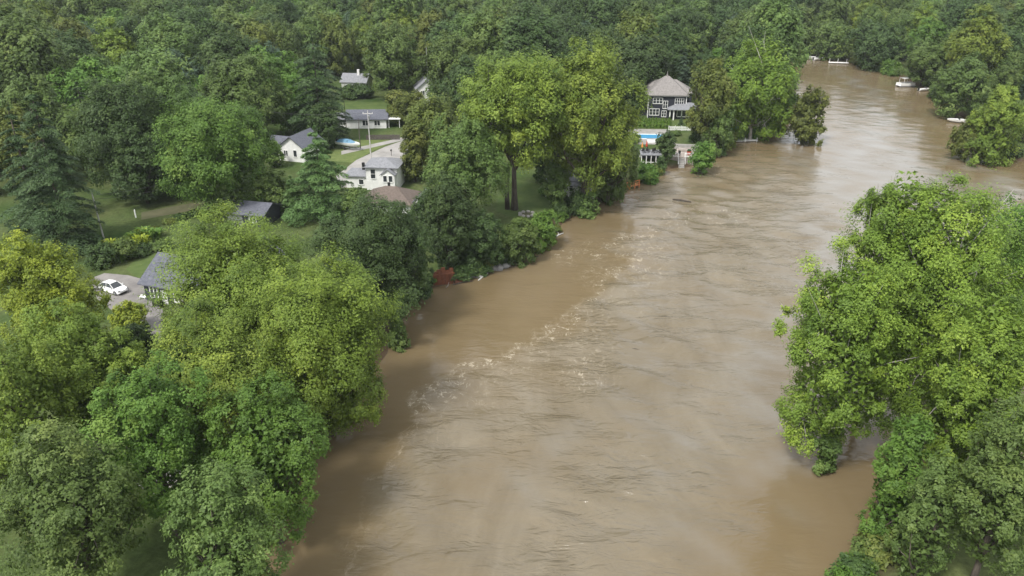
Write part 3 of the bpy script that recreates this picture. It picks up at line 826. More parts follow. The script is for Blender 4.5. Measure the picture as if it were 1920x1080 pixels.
# --- dark two-storey house with tan hip roof
h = thing('house', 'dark two-storey house with tan pyramid roof and white-trimmed windows', 'house', base_at(1250, 222), R2(-4))
mb = MB(); walls(mb, -5.2, 4.8, 0, 9, 0, 6.1); walls(mb, -6.6, 6.6, 3.2, 11, 0, 6.1); mb.build('wall', M['navy'], h)
mb = MB(); hip_roof(mb, -5.2, 4.8, 0, 9.0, 6.1, 4.4, over=.6); rf = mb.build('roof', M['tan_roof'], h)
MB().tube([(-.2, 4.5, 10.3), (-.2, 4.5, 10.9), (-.2, 4.5, 11.7)], [.35, .16, .03], 6).build('finial', M['tan_roof'], rf)
mb = MB(); hip_roof(mb, -6.6, 6.6, 3.2, 11, 6.11, 3.0, over=.5); mb.build('roof', M['tan_roof'], h)
for a, b, c, d, n in ((-3.9, -1.5, 4.0, 5.4, 3), (1.9, 4.1, 3.9, 5.4, 4), (-4.7, -2.2, .9, 2.5, 3), (-1.2, -.1, 2.7, 4.6, 2), (-1.4, -.3, .5, 2.0, 2)):
    window(h, a, b, c, d, 0, n, 2)
for x in (-5.2, 4.8):
    MB().box((x - .1, -.06, 0), (x + .1, .1, 6.05)).build('corner_board', M['trim'], h)
MB().box((-5.6, -.5, 5.96), (5.2, -.42, 6.12)).build('fascia', M['trim'], h)
mb = MB(); walls(mb, 2.2, 9.0, -.8, 3.2, 0, 2.6); mb.build('porch', M['navy'], h)
mb = MB(); hip_roof(mb, .2, 9.0, -2.2, 3.4, 2.75, 1.5, over=.4); mb.build('porch_roof', M['grey_roof'], h)
for x in (.5, 1.5): MB().box((x - .14, -2.2, 0), (x + .14, -1.92, 2.75)).build('porch_column', M['trim'], h)
for i in range(5): window(h, 2.6 + i * 1.28, 3.6 + i * 1.28, .8, 2.3, -.8, 1, 1, t=.14)
CLEAR.append((1195, 140, 1310, 250, 225))
# --- white ranch house
h = thing('house', 'white ranch house with long grey roof across the road', 'house', base_at(688, 241), R2(2))
mb = MB(); walls(mb, -5, 5, 0, 7, 0, 2.5, 'x', 1.5); mb.build('wall', M['white'], h)
gable_roof(MB(), -5, 5, 0, 7, 2.5, 1.5, .5).build('roof', M['slate_roof'], h)
window(h, -1.0, .5, .8, 2.0, 0, 2, 1)
window(h, 2.0, 3.4, .8, 2.0, 0, 2, 1)
mb = MB(); walls(mb, -8.3, -5.0, 1.2, 6, 0, 2.2, 'x', 1.0); mb.build('wing', M['white'], h)
gable_roof(MB(), -8.3, -5.02, 1.2, 6, 2.2, 1.0, .3).build('wing_roof', M['grey_roof'], h)
window(h, -7.4, -6.4, .7, 1.8, 1.2, 2, 1)
MB().box((5.1, .2, 2.2), (8.6, 5, 2.4)).build('carport_roof', M['trim'], h)
for x in (5.6, 8.3): MB().tube([(x, .5, -.2), (x, .5, 2.2)], .08).build('post', M['trim'], h)
CLEAR.append((630, 190, 750, 300, 210))
# --- white gabled house, left
h = thing('house', 'white gabled house with dark grey roof behind the spreading fir', 'house', base_at(548, 303), R2(-18))
mb = MB(); walls(mb, -3.2, 3.4, 0, 8, 0, 3.1, 'y', 2.4); mb.build('wall', M['white'], h)
gable_roof(MB(), -3.2, 3.4, 0, 8, 3.1, 2.4, .45, axis='y').build('roof', M['slate_roof'], h)
window(h, -1.8, -.9, 1.2, 2.4, 0, 2, 1); window(h, .6, 1.4, 1.2, 2.6, 0, 1, 1)
mb = MB(); walls(mb, -7.2, -3.25, 2.0, 7, 0, 2.6, 'x', 1.6); mb.build('wing', M['white'], h)
gable_roof(MB(), -7.2, -3.3, 2.0, 7, 2.6, 1.6, .4).build('wing_roof', M['slate_roof'], h)
CLEAR.append((515, 230, 580, 310, 172))
# --- white house with grey roof by the road
h = thing('house', 'white two-storey house with pale grey hip roof beside the road', 'house', base_at(718, 357), R2(-6))
mb = MB(); walls(mb, -3.2, 3.0, 0, 6, 0, 4.6); mb.build('wall', M['white'], h)
hip_roof(MB(), -3.2, 3.0, 0, 6, 4.6, 1.3, .5).build('roof', M['grey_roof'], h)
window(h, -2.2, -1.3, 2.4, 4.2, 0, 1, 2)
mb = MB(); walls(mb, .2, 2.8, -1.3, 0, 1.6, 3.6, 'y', 1.0); mb.build('entry_bay', M['white'], h)
gable_roof(MB(), .2, 2.8, -1.3, -.02, 3.6, 1.0, .25, axis='y').build('bay_roof', M['grey_roof'], h)
window(h, .6, 1.3, 2.2, 3.4, -1.3, 1, 1); window(h, 1.7, 2.4, 2.2, 3.4, -1.3, 1, 1)
mb = MB(); walls(mb, -7.6, -3.25, 1.0, 6, 0, 2.4); mb.build('garage', M['white'], h)
hip_roof(MB(), -7.6, -3.3, 1.0, 6, 2.4, .9, .4).build('garage_roof', M['grey_roof'], h)
window(h, -5.0, -4.1, .8, 1.8, 1.0, 1, 1)
MB().tube([(-3.5, -.2, 4.2), (-3.5, -.2, 5.6)], .3, 8).build('vent_pipe', M['black'], h)
CLEAR.append((635, 262, 765, 400, 133))
# --- brown-roofed house in front
h = thing('house', 'low house with brown shingle roof below the white two-storey house', 'house', base_at(724, 408), R2(-12))
mb = MB(); walls(mb, -4.6, 4.6, 0, 7, 0, 2.6); mb.build('wall', M['white'], h)
hip_roof(MB(), -4.6, 4.6, 0, 7, 2.6, 2.2, .5).build('roof', M['brown_roof'], h)
MB().box((-.9, 4.1, 4.2), (-.5, 4.5, 5.2)).build('vent', M['black'], h)
window(h, 1.2, 2.6, .9, 2.1, 0, 2, 1); window(h, -3, -1.6, .9, 2.1, 0, 2, 1)
mb = MB(); walls(mb, 4.62, 7.2, 1.0, 5, 0, 2.8, 'y', 1.2); mb.build('wing', M['white'], h)
gable_roof(MB(), 4.66, 7.2, 1.0, 5, 2.8, 1.2, .3, axis='y').build('wing_roof', M['grey_roof'], h)
window(h, 5.4, 6.4, .9, 2.2, 1.0, 2, 1)
# --- navy house
h = thing('house', 'navy house with slate roof half hidden behind the bright yellow-green tree', 'house', base_at(275, 563), R2(-20))
Lx = 17.0
mb = MB(); walls(mb, 0, Lx, 0, 8.5, 0, 2.9, 'x', 2.6); mb.build('wall', M['navy2'], h)
gable_roof(MB(), 0, Lx, 0, 8.5, 2.9, 2.6, .55).build('roof', M['slate_roof'], h)
for a in (1.1, 5.2, 9.6, 13.4): window(h, a, a + 1.15, .7, 2.3, 0, 2, 1, t=.16)
MB().box((2.9, -.07, 0), (3.9, .02, 2.1)).build('door', M['trim'], h)
mb = MB(); walls(mb, 5, 12, 8.5, 15.5, 0, 2.9, 'y', 2.2); mb.build('wing', M['navy2'], h)
gable_roof(MB(), 5, 12, 6, 15.5, 2.9, 2.2, .5, axis='y').build('wing_roof', M['slate_roof'], h)
CLEAR.append((170, 370, 330, 600, 118))
h = thing('garage', 'low grey-roofed garage behind the top of the bright yellow-green tree', 'garage', base_at(455, 424), R2(-14))
mb = MB(); walls(mb, -4.2, 4.2, 0, 6, 0, 2.3, 'x', 1.2); mb.build('wall', M['navy2'], h)
gable_roof(MB(), -4.2, 4.2, 0, 6, 2.3, 1.2, .4).build('roof', M['slate_roof'], h)
MB().box((-2.6, -.06, 0), (.2, .02, 2.0)).build('garage_door', M['metal'], h)
window(h, 1.6, 2.8, .9, 1.8, 0, 2, 1)
# --- partly hidden far houses
h = thing('house', 'pale house deep in the trees above the olive tree', 'house', base_at(802, 196), R2(12))
mb = MB(); walls(mb, -3, 3, 0, 6, 0, 4.6, 'y', 2.4); mb.build('wall', M['white'], h)
gable_roof(MB(), -3, 3, 0, 6, 4.6, 2.4, .4, axis='y').build('roof', M['grey_roof'], h)
window(h, -1.8, -.8, 2.8, 4.0, 0, 2, 1); window(h, .8, 1.8, 2.8, 4.0, 0, 2, 1)
CLEAR.append((788, 140, 808, 180, 245))
h = thing('house', 'grey-roofed house with white chimney high up behind the bright lawn', 'house', base_at(664, 172), R2(-10))
mb = MB(); walls(mb, -4, 4, 0, 6, 0, 3, 'x', 2); mb.build('wall', M['white'], h)
rf = gable_roof(MB(), -4, 4, 0, 6, 3, 2, .4).build('roof', M['grey_roof'], h)
MB().box((.6, 2.2, 4), (1.3, 2.9, 6.4)).build('chimney', M['white'], rf)
window(h, -2.6, -1.4, .9, 2.1, 0, 2, 1)
CLEAR.append((648, 138, 680, 158, 275))
h = thing('house', 'white house sliver left of the tall dark pine', 'house', base_at(540, 205), R2(-25))
mb = MB(); walls(mb, -2.2, 2.2, 0, 6, 0, 4, 'y', 1.8); mb.build('wall', M['white'], h)
gable_roof(MB(), -2.2, 2.2, 0, 6, 4, 1.8, .4, axis='y').build('roof', M['brown_roof'], h)
window(h, -.6, .6, 1.6, 2.8, 0, 2, 1)
h = thing('house', 'white porch house behind the tallest light green tree on the bank', 'house', base_at(1066, 372), R2(-14))
mb = MB(); walls(mb, -4.5, 4.5, 2.2, 8, 0, 2.9, 'x', 1.1); mb.build('wall', M['white'], h)
gable_roof(MB(), -4.5, 4.5, 2.2, 8, 2.9, 1.1, .4).build('roof', M['grey_roof'], h)
hip_roof(MB(), -4.5, 4.5, 0, 2.0, 2.5, .35, .15).build('porch_roof', M['grey_roof'], h)
for i in range(7): MB().box((-4.5 + i * 1.46, 0, -.2), (-4.3 + i * 1.46, .2, 2.5)).build('porch_column', M['trim'], h)
window(h, -3.2, -1.8, .8, 2.2, 2.2, 2, 2); window(h, 1.6, 3.0, .8, 2.2, 2.2, 2, 2); window(h, -.6, .4, .8, 2.2, 2.2, 1, 2)

# ------------------------------------------------------------------ pool, patio and docks of the dark house
pc = base_at(1213, 262)
pool = thing('swimming_pool', 'blue swimming pool on the pale deck below the dark house', 'pool', pc, R2(-3))
MB().box((-6.2, -4.6, -.3), (6.2, 10.5, .12)).build('deck', M['concrete'], pool)
MB().box((-3.2, .4, .121), (4.2, 4.6, .16)).build('water', M['poolwater'], pool)
for lo, hi in (((-3.5, .1, .12), (4.5, .4, .26)), ((-3.5, 4.6, .12), (4.5, 4.9, .26)), ((-3.5, .4, .12), (-3.2, 4.6, .26)), ((4.2, .4, .12), (4.5, 4.6, .26))):
    MB().box(lo, hi).build('coping', M['trim'], pool)
pr = thing('pool_cover', 'white folded pool cover lying at the near edge of the pool', 'cover', (pc[0] + 1.6, pc[1] - 2.2, pc[2] + .12), R2(-3))
MB().box((-1.9, -1.3, 0), (1.9, 1.3, .2), bevel=.08).build('sheet', M['gel'], pr)
MB().tube([(-1.9, 1.42, .3), (1.9, 1.42, .3)], .16, 8).build('roller', M['metal'], pr)
# hedge shrubs
def arbor(rng, H, Rr):
    n = 260
    z = rng.random(n) ** .8; a = rng.uniform(0, 6.28, n)
    r = Rr * np.where(z < .55, .75 + .45 * z, 1.0 * (1 - z) / .45) * rng.uniform(.75, 1.05, n)
    p = np.stack([r * np.cos(a), r * np.sin(a), z * H], -1)
    nr = np.stack([np.cos(a), np.sin(a), np.full(n, .4)], -1) + rng.normal(0, .3, (n, 3))
    v, f = leaves_arrays(p, nr, np.array([0, 0, 1.0]) + rng.normal(0, .3, (n, 3)), rng.uniform(.5, .8, n), rng.uniform(.35, .5, n))
    return v, f, np.clip(.6 + rng.normal(0, .14, n), 0, 1)
rg = np.random.default_rng(77)
v, f, ti = arbor(rg, 2.5, .62)
am = leaf_mesh('foliage', v, f, ti, LM['bright'])
stm = MB().tube([(0, 0, -.2), (0, 0, 1.6)], [.07, .03], 5).build('stem', M['bark'])
stme = stm.data; bpy.data.objects.remove(stm)
for i in range(11):
    q = P(1192 + i * 6.2, 238.5 + .2 * i)
    t = thing('hedge_shrub', 'clipped upright hedge shrub in the row between pool and dark house', 'shrub', (q.x, q.y, q.z), rg.uniform(0, 6.28), 'hedge row behind the pool')
    t.scale = (1, 1, rg.uniform(.9, 1.12))
    link(bpy.data.objects.new('foliage', am), t); link(bpy.data.objects.new('stem', stme), t)
# white-posted deck by the water
q = P(1220, 309, .9)
d = thing('boat_house', 'white-posted riverside shelter with grey flat roof used as a deck', 'shelter', (q.x, q.y, .5), R2(-4))
MB().box((-2.3, -.2, 2.5), (2.3, 4.2, 2.72)).build('roof', M['grey_roof'], d)
MB().box((-2.3, -.2, -.7), (2.3, 4.2, .1)).build('floor', M['wood'], d)
for x in (-2.1, -1.05, 0, 1.05, 2.1):
    MB().box((x - .07, -.1, .1), (x + .07, .04, 2.5)).build('post', M['trim'], d)
for x in (-2.1, 2.1): MB().box((x - .07, 3.8, .1), (x + .07, 3.94, 2.5)).build('post', M['trim'], d)
MB().box((-2.1, -.09, .95), (2.1, .03, 1.05)).build('rail', M['trim'], d)
MB().box((-2.05, 3.4, .1), (2.05, 3.5, 2.5)).build('back_screen', M['navy2'], d)
def chair(loc, rz, label, group=None, mat='black'):
    c = thing('patio_chair', label, 'chair', loc, rz, group)
    MB().box((-.3, -.28, .4), (.3, .3, .47), bevel=.02).build('seat', M[mat], c)
    MB().box((-.3, .26, .47), (.3, .33, 1.05), bevel=.02).build('backrest', M[mat], c)
    for x in (-.27, .27):
        for y in (-.25, .29): MB().box((x - .025, y - .025, 0), (x + .025, y + .025, .4)).build('leg', M[mat], c)
    return c
for i, (dx, dy, rz) in enumerate(((-1.5, 1.2, .3), (-.6, 1.6, 2.6), (.5, 1.1, -.4), (1.3, 1.8, .9), (-.2, 2.6, 1.7))):
    chair((q.x + dx, q.y + dy, .5 + 2.72), rz, 'black patio chair on top of the white-posted riverside shelter', 'chairs on the shelter roof')
def umbrella(loc, mat, label, hgt=2.3):
    u = thing('closed_umbrella', label, 'umbrella', loc)
    MB().tube([(0, 0, 0), (0, 0, hgt)], .04, 6).build('pole', M['metal'], u)
    MB().tube([(0, 0, hgt * .35), (0, 0, hgt * .45), (0, 0, hgt)], [.14, .26, .05], 8).build('canopy', M[mat], u)
    MB().tube([(0, 0, 0), (0, 0, .1)], [.3, .26], 10).build('base', M['black'], u)
zr = .5 + 2.72
umbrella((q.x - .6, q.y + 3.4, zr), 'red', 'closed red umbrella on the shelter roof')
umbrella((q.x - 1.6, q.y + 3.2, zr), 'orange', 'closed orange umbrella on the shelter roof, left of the red one', 2.0)
# patio, railing, steps
q = P(1276, 299, 1.2)
pt = thing('patio', 'pinkish stone patio terrace with white railing above the flooded steps', 'patio', (q.x, q.y, 0), R2(-8))
MB().box((-3.2, 0, -1.2), (3.2, 7.5, 1.75)).build('terrace', M['stone'], pt)
MB().box((-3.0, 7.5, 0), (4.5, 8.1, 2.7)).build('retaining_wall', M['concrete'], pt)
MB().box((-.2, 4.6, 1.75), (2.9, 6.4, 2.3), bevel=.05).build('planter', M['stone'], pt)
for k, (x0, x1) in enumerate(((-3.1, -.6), (.9, 3.1))):
    mb = MB(); mb.box((x0, .05, 2.6), (x1, .15, 2.7)); mb.box((x0, .05, 1.85), (x1, .15, 1.93)); mb.build('rail', M['trim'], pt)
    n = int((x1 - x0) / .42)
    for i in range(n + 1):
        x = x0 + (x1 - x0) * i / n
        MB().box((x - .045, .06, 1.75), (x + .045, .14, 2.6)).build('baluster', M['trim'], pt)
for i in range(6): MB().box((-.5, -.55 - i * .45, -1.2), (.8, -.1 - i * .45 - .003, 1.55 - i * .28)).build('step', M['concrete'], pt)
for s in (-.6, .9): MB().tube([(s, 0, 2.65), (s, -2.8, .9)], .05).build('stair_rail', M['trim'], pt)
def wpt(o, p): return o.matrix_basis @ Vector(p)
o_ = wpt(pt, (1.9, 2.2, 1.75))
pot = thing('flower_pot', 'dark red flower pot on the stone patio', 'pot', o_)
MB().tube([(0, 0, 0), (0, 0, .5), (0, 0, .8)], [.3, .45, .5], 10).build('pot', M['red'], pot)
MB().blob((0, 0, .95), (.45, .45, .35), 2, .25, 3).build('plant', LM['dark'], pot)
for i, (x, y, rz) in enumerate(((-2.0, 1.5, .5), (-1.2, 2.2, 2.2), (-.4, 1.4, -.7))):
    chair(wpt(pt, (x, y, 1.75)), rz, 'dark chair on the stone patio behind the white railing', 'chairs on the patio')
# white fence
fq = P(1277, 245)
fe = thing('picket_fence', 'white picket fence in front of the dark house lawn', 'fence', (fq.x, fq.y, fq.z), R2(-3))
for i in range(5): MB().box((-3.2 + i * 1.6, -.07, -.3), (-3.06 + i * 1.6, .07, 1.25)).build('post', M['trim'], fe)
mb = MB(); mb.box((-3.1, -.02, .25), (3.3, .03, .37)); mb.box((-3.1, -.02, .85), (3.3, .03, .97)); mb.build('rail', M['trim'], fe)
for i in range(26):
    if i % 6: MB().box((-3.06 + i * .25, -.05, .05), (-2.92 + i * .25, -.02, 1.1)).build('picket', M['trim'], fe)
# teal boat lift and dock
q = P(1390, 262, 0)
bl = thing('boat_lift', 'teal canopied boat lift at the flooded bank', 'boat lift', (q.x, q.y, 0), R2(8))
for x in (-1.6, 1.6):
    for y in (-.2, 3.6): MB().tube([(x, y, -1.5), (x, y, 2.0)], .07).build('post', M['metal'], bl)
mb = MB(); gable_roof(mb, -1.7, 1.7, -.4, 3.8, 2.0, .5, .1, .08, axis='y'); mb.build('canopy', M['teal'], bl)
MB().box((-1.7, -.3, .1), (1.7, 3.7, .25)).build('cradle', M['metal'], bl)
q2 = P(1395, 265, 0)
dk = thing('dock', 'white dock just above the water by the teal boat lift', 'dock', (q2.x, q2.y, 0), R2(6))
for i in range(7): MB().box((-3.1 + i * .9, -.8, .22), (-2.22 + i * .9, .8, .34)).build('plank', M['trim'], dk)
for x in (-3.0, 0, 3.0): MB().tube([(x, -.7, -1.2), (x, -.7, 1.0)], .08).build('post', M['trim'], dk)
rr = random.Random(4)
def rock(loc, s, label, group):
    MB().blob((0, 0, 0), (s * rr.uniform(.8, 1.3), s * rr.uniform(.7, 1.1), s * rr.uniform(.5, .8)), 2, .16, rr.random()).build('rock', M['rock'], None, label=label, cat='rock', group=group, loc=loc)
for i in range(7):
    p_ = P(1352 + i * 4, 264 - i * .7 + rr.uniform(-2, 2), .25)
    rock(p_, rr.uniform(.45, .8), 'pale riprap rock on the bank left of the teal boat lift', 'riprap by the boat lift')
for i in range(9):
    p_ = P(878 + i * 9.5, 522 - i * 3.4 + rr.uniform(-3, 3), .2)
    rock(p_, rr.uniform(.45, .95), 'grey riprap rock at the waterline under the dense bank trees', 'riprap under the bank trees')
# tan deck and orange dock
q = P(1112, 374, .4)
dk = thing('deck', 'tan wooden deck on posts at the bank under the tallest tree', 'deck', (q.x, q.y, 0), R2(28))
for i in range(8): MB().box((-2.8 + i * .7, 0, 1.2), (-2.13 + i * .7, 4, 1.32)).build('plank', M['wood'], dk)
for x in (-2.7, -.9, .9, 2.6): MB().box((x - .1, .02, -1.5), (x + .1, .22, 2.2)).build('post', M['wood'], dk)
mb = MB(); mb.box((-2.7, .05, 2.1), (2.6, .19, 2.22)); mb.box((-2.7, .05, 1.6), (2.6, .15, 1.7)); mb.build('rail', M['wood'], dk)
MB().box((-2.6, .6, 1.32), (-1.2, 2.0, 1.75), bevel=.05).build('bench', M['wood'], dk)
q = P(1182, 353, 0)
dk = thing('dock', 'orange-brown wooden dock with railing leaning out over the water', 'dock', (q.x, q.y, 0), R2(33))
for i in range(6): MB().box((-2.1 + i * .7, -.6, .5), (-1.43 + i * .7, 1.6, .62)).build('plank', M['orange_wood'], dk)
for x in (-2.0, -.7, .7, 1.9): MB().box((x - .09, -.55, -1.2), (x + .09, -.37, 1.6)).build('post', M['orange_wood'], dk)
mb = MB(); mb.box((-2.0, -.5, 1.45), (1.9, -.4, 1.58)); mb.box((-2.0, -.5, .98), (1.9, -.4, 1.08)); mb.build('rail', M['orange_wood'], dk)
MB().box((-1.9, .3, .62), (-.9, 1.3, 1.3), bevel=.04).build('storage_box', M['orange_wood'], dk)
# rusty retaining structure
q = P(832, 534, 0)
st = thing('retaining_structure', 'rust-brown timber retaining structure half under the bank trees', 'retaining wall', (q.x, q.y, 0), R2(20))
for i in range(5): MB().box((-1.6 + i * .64, 0, -1.2), (-1.0 + i * .64, .18, 2.3 + .25 * ((i * 7) % 3)), rz=R2((i * 5) % 4 - 2)).build('sheet_pile', M['rust'], st)
MB().box((-1.7, -.12, 1.6), (1.7, -.01, 1.85)).build('waler', M['rust'], st)
MB().box((1.7, -.2, -.5), (4.4, 2, .35), bevel=.05).build('landing', M['rust'], st)
for i in range(3): MB().box((1.9 + i * .9, -.15, .35), (2.02 + i * .9, -.03, 1.1)).build('post', M['rust'], st)
MB().tube([(0, 0, 0), (.5, -.3, .6), (.7, -.4, 1.3)], [.06, .05, .02], 5).build('driftwood_stick', M['pale_wood'], None, label='bare white stick poking out of the water by the rusty structure', cat='stick', loc=(q.x + .2, q.y - .8, -.3))

# ------------------------------------------------------------------ car
def car(loc, rz, label):
    c = thing('parked_car', label, 'car', loc, rz)
    def ring(x, w_, pts): return [(x, s * w_ * k, z) for s, k, z in pts]
    st_ = [(-2.25, .70, .45, .78), (-2.1, .84, .28, .92), (-1.2, .90, .22, .95), (0, .91, .2, .94), (1.2, .90, .22, .90), (1.95, .84, .26, .78), (2.25, .66, .4, .66)]
    rings = [[(x, -w_, zl), (x, w_, zl), (x, w_ * 1.0, (zl + zh) / 2), (x, w_ * .93, zh), (x, -w_ * .93, zh), (x, -w_ * 1.0, (zl + zh) / 2)] for x, w_, zl, zh in st_]
    b_ = MB().loft(rings).build('body', M['carpaint'], c, smooth=False)
    cab = [(-1.95, .74, .9, .93), (-1.35, .72, .9, 1.32), (-.5, .70, .9, 1.45), (.3, .68, .9, 1.42), (1.15, .74, .9, .92)]
    rings = [[(x, -.82, zl), (x, .82, zl), (x, w_ * .86, zh), (x, -w_ * .86, zh)] for x, w_, zl, zh in cab]
    MB().loft(rings).build('cabin', M['glass'], c)
    MB().loft([[(x, -.58, z), (x, .58, z), (x, .54, z + .05), (x, -.54, z + .05)] for x, z in ((-1.4, 1.31), (-.5, 1.44), (.32, 1.41))]).build('roof', M['carpaint'], c)
    for s in (-1, 1):
        for x, x2 in ((-.45, -.42), (.3, 1.12), (-1.35, -1.92)):
            z2 = 1.43 if x2 == -.42 else .95
            MB().tube([(x, s * .62, 1.41 if x > -1 else 1.3), (x2, s * .80, .93)], .045, 4).build('pillar', M['carpaint'], c)
        for x in (-1.38, 1.38):
            w_ = MB().tube([(x, s * .72, .33), (x, s * .93, .33)], .33, 14).build('wheel', M['tyre'], c)
            MB().tube([(x, s * .90, .33), (x, s * .945, .33)], .2, 10).build('rim', M['metal'], w_)
        MB().box((2.02, s * .6 - .18, .6), (2.2, s * .6 + .18, .74)).build('headlight', M['glass'], c)
        MB().box((-2.24, s * .62 - .14, .68), (-2.1, s * .62 + .14, .84)).build('tail_light', M['red'], c)
        MB().box((.75, s * .98 - .1, .92), (.9, s * .98 + .1, 1.05)).build('mirror', M['carpaint'], c)
    return c
p_ = P(214, 546, LAND + .05)
car((p_.x, p_.y, p_.z), R2(-28), 'white hatchback car parked on the grey driveway')
p_ = P(297, 575, LAND + .05)
g_ = thing('barbecue_grill', 'black covered grill standing by the navy house wall', 'grill', (p_.x, p_.y, p_.z), R2(-20))
MB().box((-.7, -.35, .35), (.7, .35, .95), bevel=.05).build('body', M['black'], g_)
MB().tube([(-.55, 0, .98), (.55, 0, .98)], .32, 10).build('lid', M['black'], g_)
for x in (-.6, .6): MB().box((x - .05, -.3, 0), (x + .05, .3, .35)).build('leg', M['black'], g_)
p_ = P(268, 560, LAND + .05)
g_ = thing('garden_bench', 'small yellow-white garden bench at the corner of the navy house', 'bench', (p_.x, p_.y, p_.z), R2(-20))
g_.scale = (.7, .7, .6)
MB().box((-.7, -.2, .42), (.7, .25, .48)).build('seat', M['trim'], g_)
MB().box((-.7, .22, .48), (.7, .27, .9)).build('backrest', M['trim'], g_)
for x in (-.62, .62): MB().box((x - .05, -.18, 0), (x + .05, .22, .42)).build('leg', M['trim'], g_)

# ------------------------------------------------------------------ boats
def hull(L, B, D, n=9):
    rings = []
    for i in range(n):
        t = i / (n - 1); x = -L / 2 + L * t
        b = B / 2 * (1 - max(0, (t - .45) / .55) ** 2.2 * .97)
        kz = D * .75 * max(0, (t - .55) / .45) ** 2
        zt = D * (1 + .18 * t)
        rings.append([(x, -b, zt), (x, -b * .82, zt * .5 + kz * .4), (x, 0, kz), (x, b * .82, zt * .5 + kz * .4), (x, b, zt)])
    return rings
def boat(name, loc, rz, label, L=5.5, B=2.1, D=.8, cover=None, shield=True, trailer=False, z=0):
    b = thing(name, label, 'boat', loc, rz)
    MB().loft(hull(L, B, D)).build('hull', M['gel'], b)
    if cover:
        rg_ = []
        for i in range(7):
            t = i / 6; x = -L * .44 + L * .72 * t; bb = B * .46 * (1 - max(0, (t - .5) / .5) ** 2 * .35)
            zt = D * 1.1 + .55 * math.sin(math.pi * (t * .8 + .15))
            rg_.append([(x, -bb, D * 1.02), (x, bb, D * 1.02), (x, bb * .5, zt), (x, -bb * .5, zt)])
        MB().loft(rg_).build('canvas_cover', M[cover], b)
    if shield:
        MB().poly([(.4, -B * .4, D), (.4, B * .4, D), (.05, B * .33, D + .6), (.05, -B * .33, D + .6), (.44, -B * .4, D), (.44, B * .4, D), (.09, B * .33, D + .6), (.09, -B * .33, D + .6)],
                  [(0, 1, 2, 3), (7, 6, 5, 4), (0, 4, 5, 1), (1, 5, 6, 2), (2, 6, 7, 3), (3, 7, 4, 0)]).build('windshield', M['glass'], b)
    MB().box((-L / 2 - .45, -.2, D * .4), (-L / 2 + .05, .2, D * 1.5), bevel=.06).build('outboard_motor', M['black'], b)
    return b
p_ = P(655, 280)
tr = thing('boat_trailer', 'trailer with black tyres under the parked boat', 'trailer', (p_.x, p_.y, p_.z + .04), R2(-28))
mb = MB()
for s in (-.7, .7): mb.box((-2.6, s - .06, .45), (2.4, s + .06, .58))
mb.box((-1.9, -.7, .46), (-1.8, .7, .57)); mb.box((1.2, -.7, .46), (1.3, .7, .57)); mb.box((2.4, -.06, .45), (4.0, .06, .57)); mb.build('frame', M['metal'], tr)
for s in (-1, 1): MB().tube([(-.6, s * .85, .33), (-.6, s * 1.08, .33)], .33, 12).build('wheel', M['tyre'], tr)
b = boat('motor_boat', (p_.x, p_.y, p_.z + .65), R2(-28), 'white motor boat with light blue cover on its trailer by the road', 6.4, 2.4, 1.0, 'blue')
def pontoon(loc, rz, label, L=6.0):
    b = thing('pontoon_boat', label, 'boat', loc, rz)
    for s in (-.9, .9): MB().tube([(-L / 2, s, .1), (L / 2 - .5, s, .1), (L / 2, s, .25)], [.32, .32, .08], 10).build('pontoon', M['metal'], b)
    MB().box((-L / 2, -1.25, .4), (L / 2 - .2, 1.25, .52)).build('deck', M['gel'], b)
    for s in (-1.2, 1.2): MB().box((-L / 2 + .1, s - .04, .52), (L / 2 - .5, s + .04, 1.25)).build('side_panel', M['gel'], b)
    MB().box((L / 2 - .56, -1.2, .52), (L / 2 - .48, 1.2, 1.2)).build('front_panel', M['gel'], b)
    for x in (-1.8, 1.2):
        for s in (-1.15, 1.15): MB().tube([(x, s, .5), (x, s, 2.7)], .06).build('canopy_post', M['trim'], b)
    MB().box((-2.0, -1.25, 2.7), (1.4, 1.25, 2.82), bevel=.04).build('canopy', M['gel'], b)
    MB().box((-1.6, -1.0, .52), (-.8, 1.0, 1.0), bevel=.05).build('seat', M['gel'], b)
    return b
p_ = P(1698, 162, 0); pontoon((p_.x, p_.y, 0), R2(14), 'white pontoon boat with canopy moored at the far right bank')
p_ = P(1733, 170, 0); boat('motor_boat', (p_.x, p_.y, -.1), R2(15), 'small white boat just right of the pontoon boat', 4.2, 1.7, .7, None)
p_ = P(1799, 230, 0); boat('motor_boat', (p_.x, p_.y, -.15), R2(160), 'white speedboat moored under the shady tree on the right', 6.2, 2.3, .95, None)
p_ = P(1846, 246, 0); boat('row_boat', (p_.x, p_.y, .1), R2(120), 'small pale rowboat among the bushes near the right edge', 3.6, 1.4, .6, None, shield=False)
p_ = P(1516, 111, 0); boat('motor_boat', (p_.x, p_.y, -.1), R2(170), 'left one of the two tiny white boats at the river bend', 5.4, 2.2, 1.1, None)
p_ = P(1534, 113, 0); boat('motor_boat', (p_.x, p_.y, -.1), R2(20), 'right one of the two tiny white boats at the river bend', 4.6, 2.0, .9, None)
p_ = P(1572, 119, 0)
dk = thing('dock', 'small white dock with tall posts at the far river bend', 'dock', (p_.x, p_.y, 0), R2(-12))
for i in range(6): MB().box((-3.6 + i * 1.2, -.9, .25), (-2.44 + i * 1.2, .9, .42)).build('plank', M['trim'], dk)
for x in (-3.2, -.2, 3.0): MB().tube([(x, .7, -1), (x, .7, 1.7)], .07).build('post', M['trim'], dk)

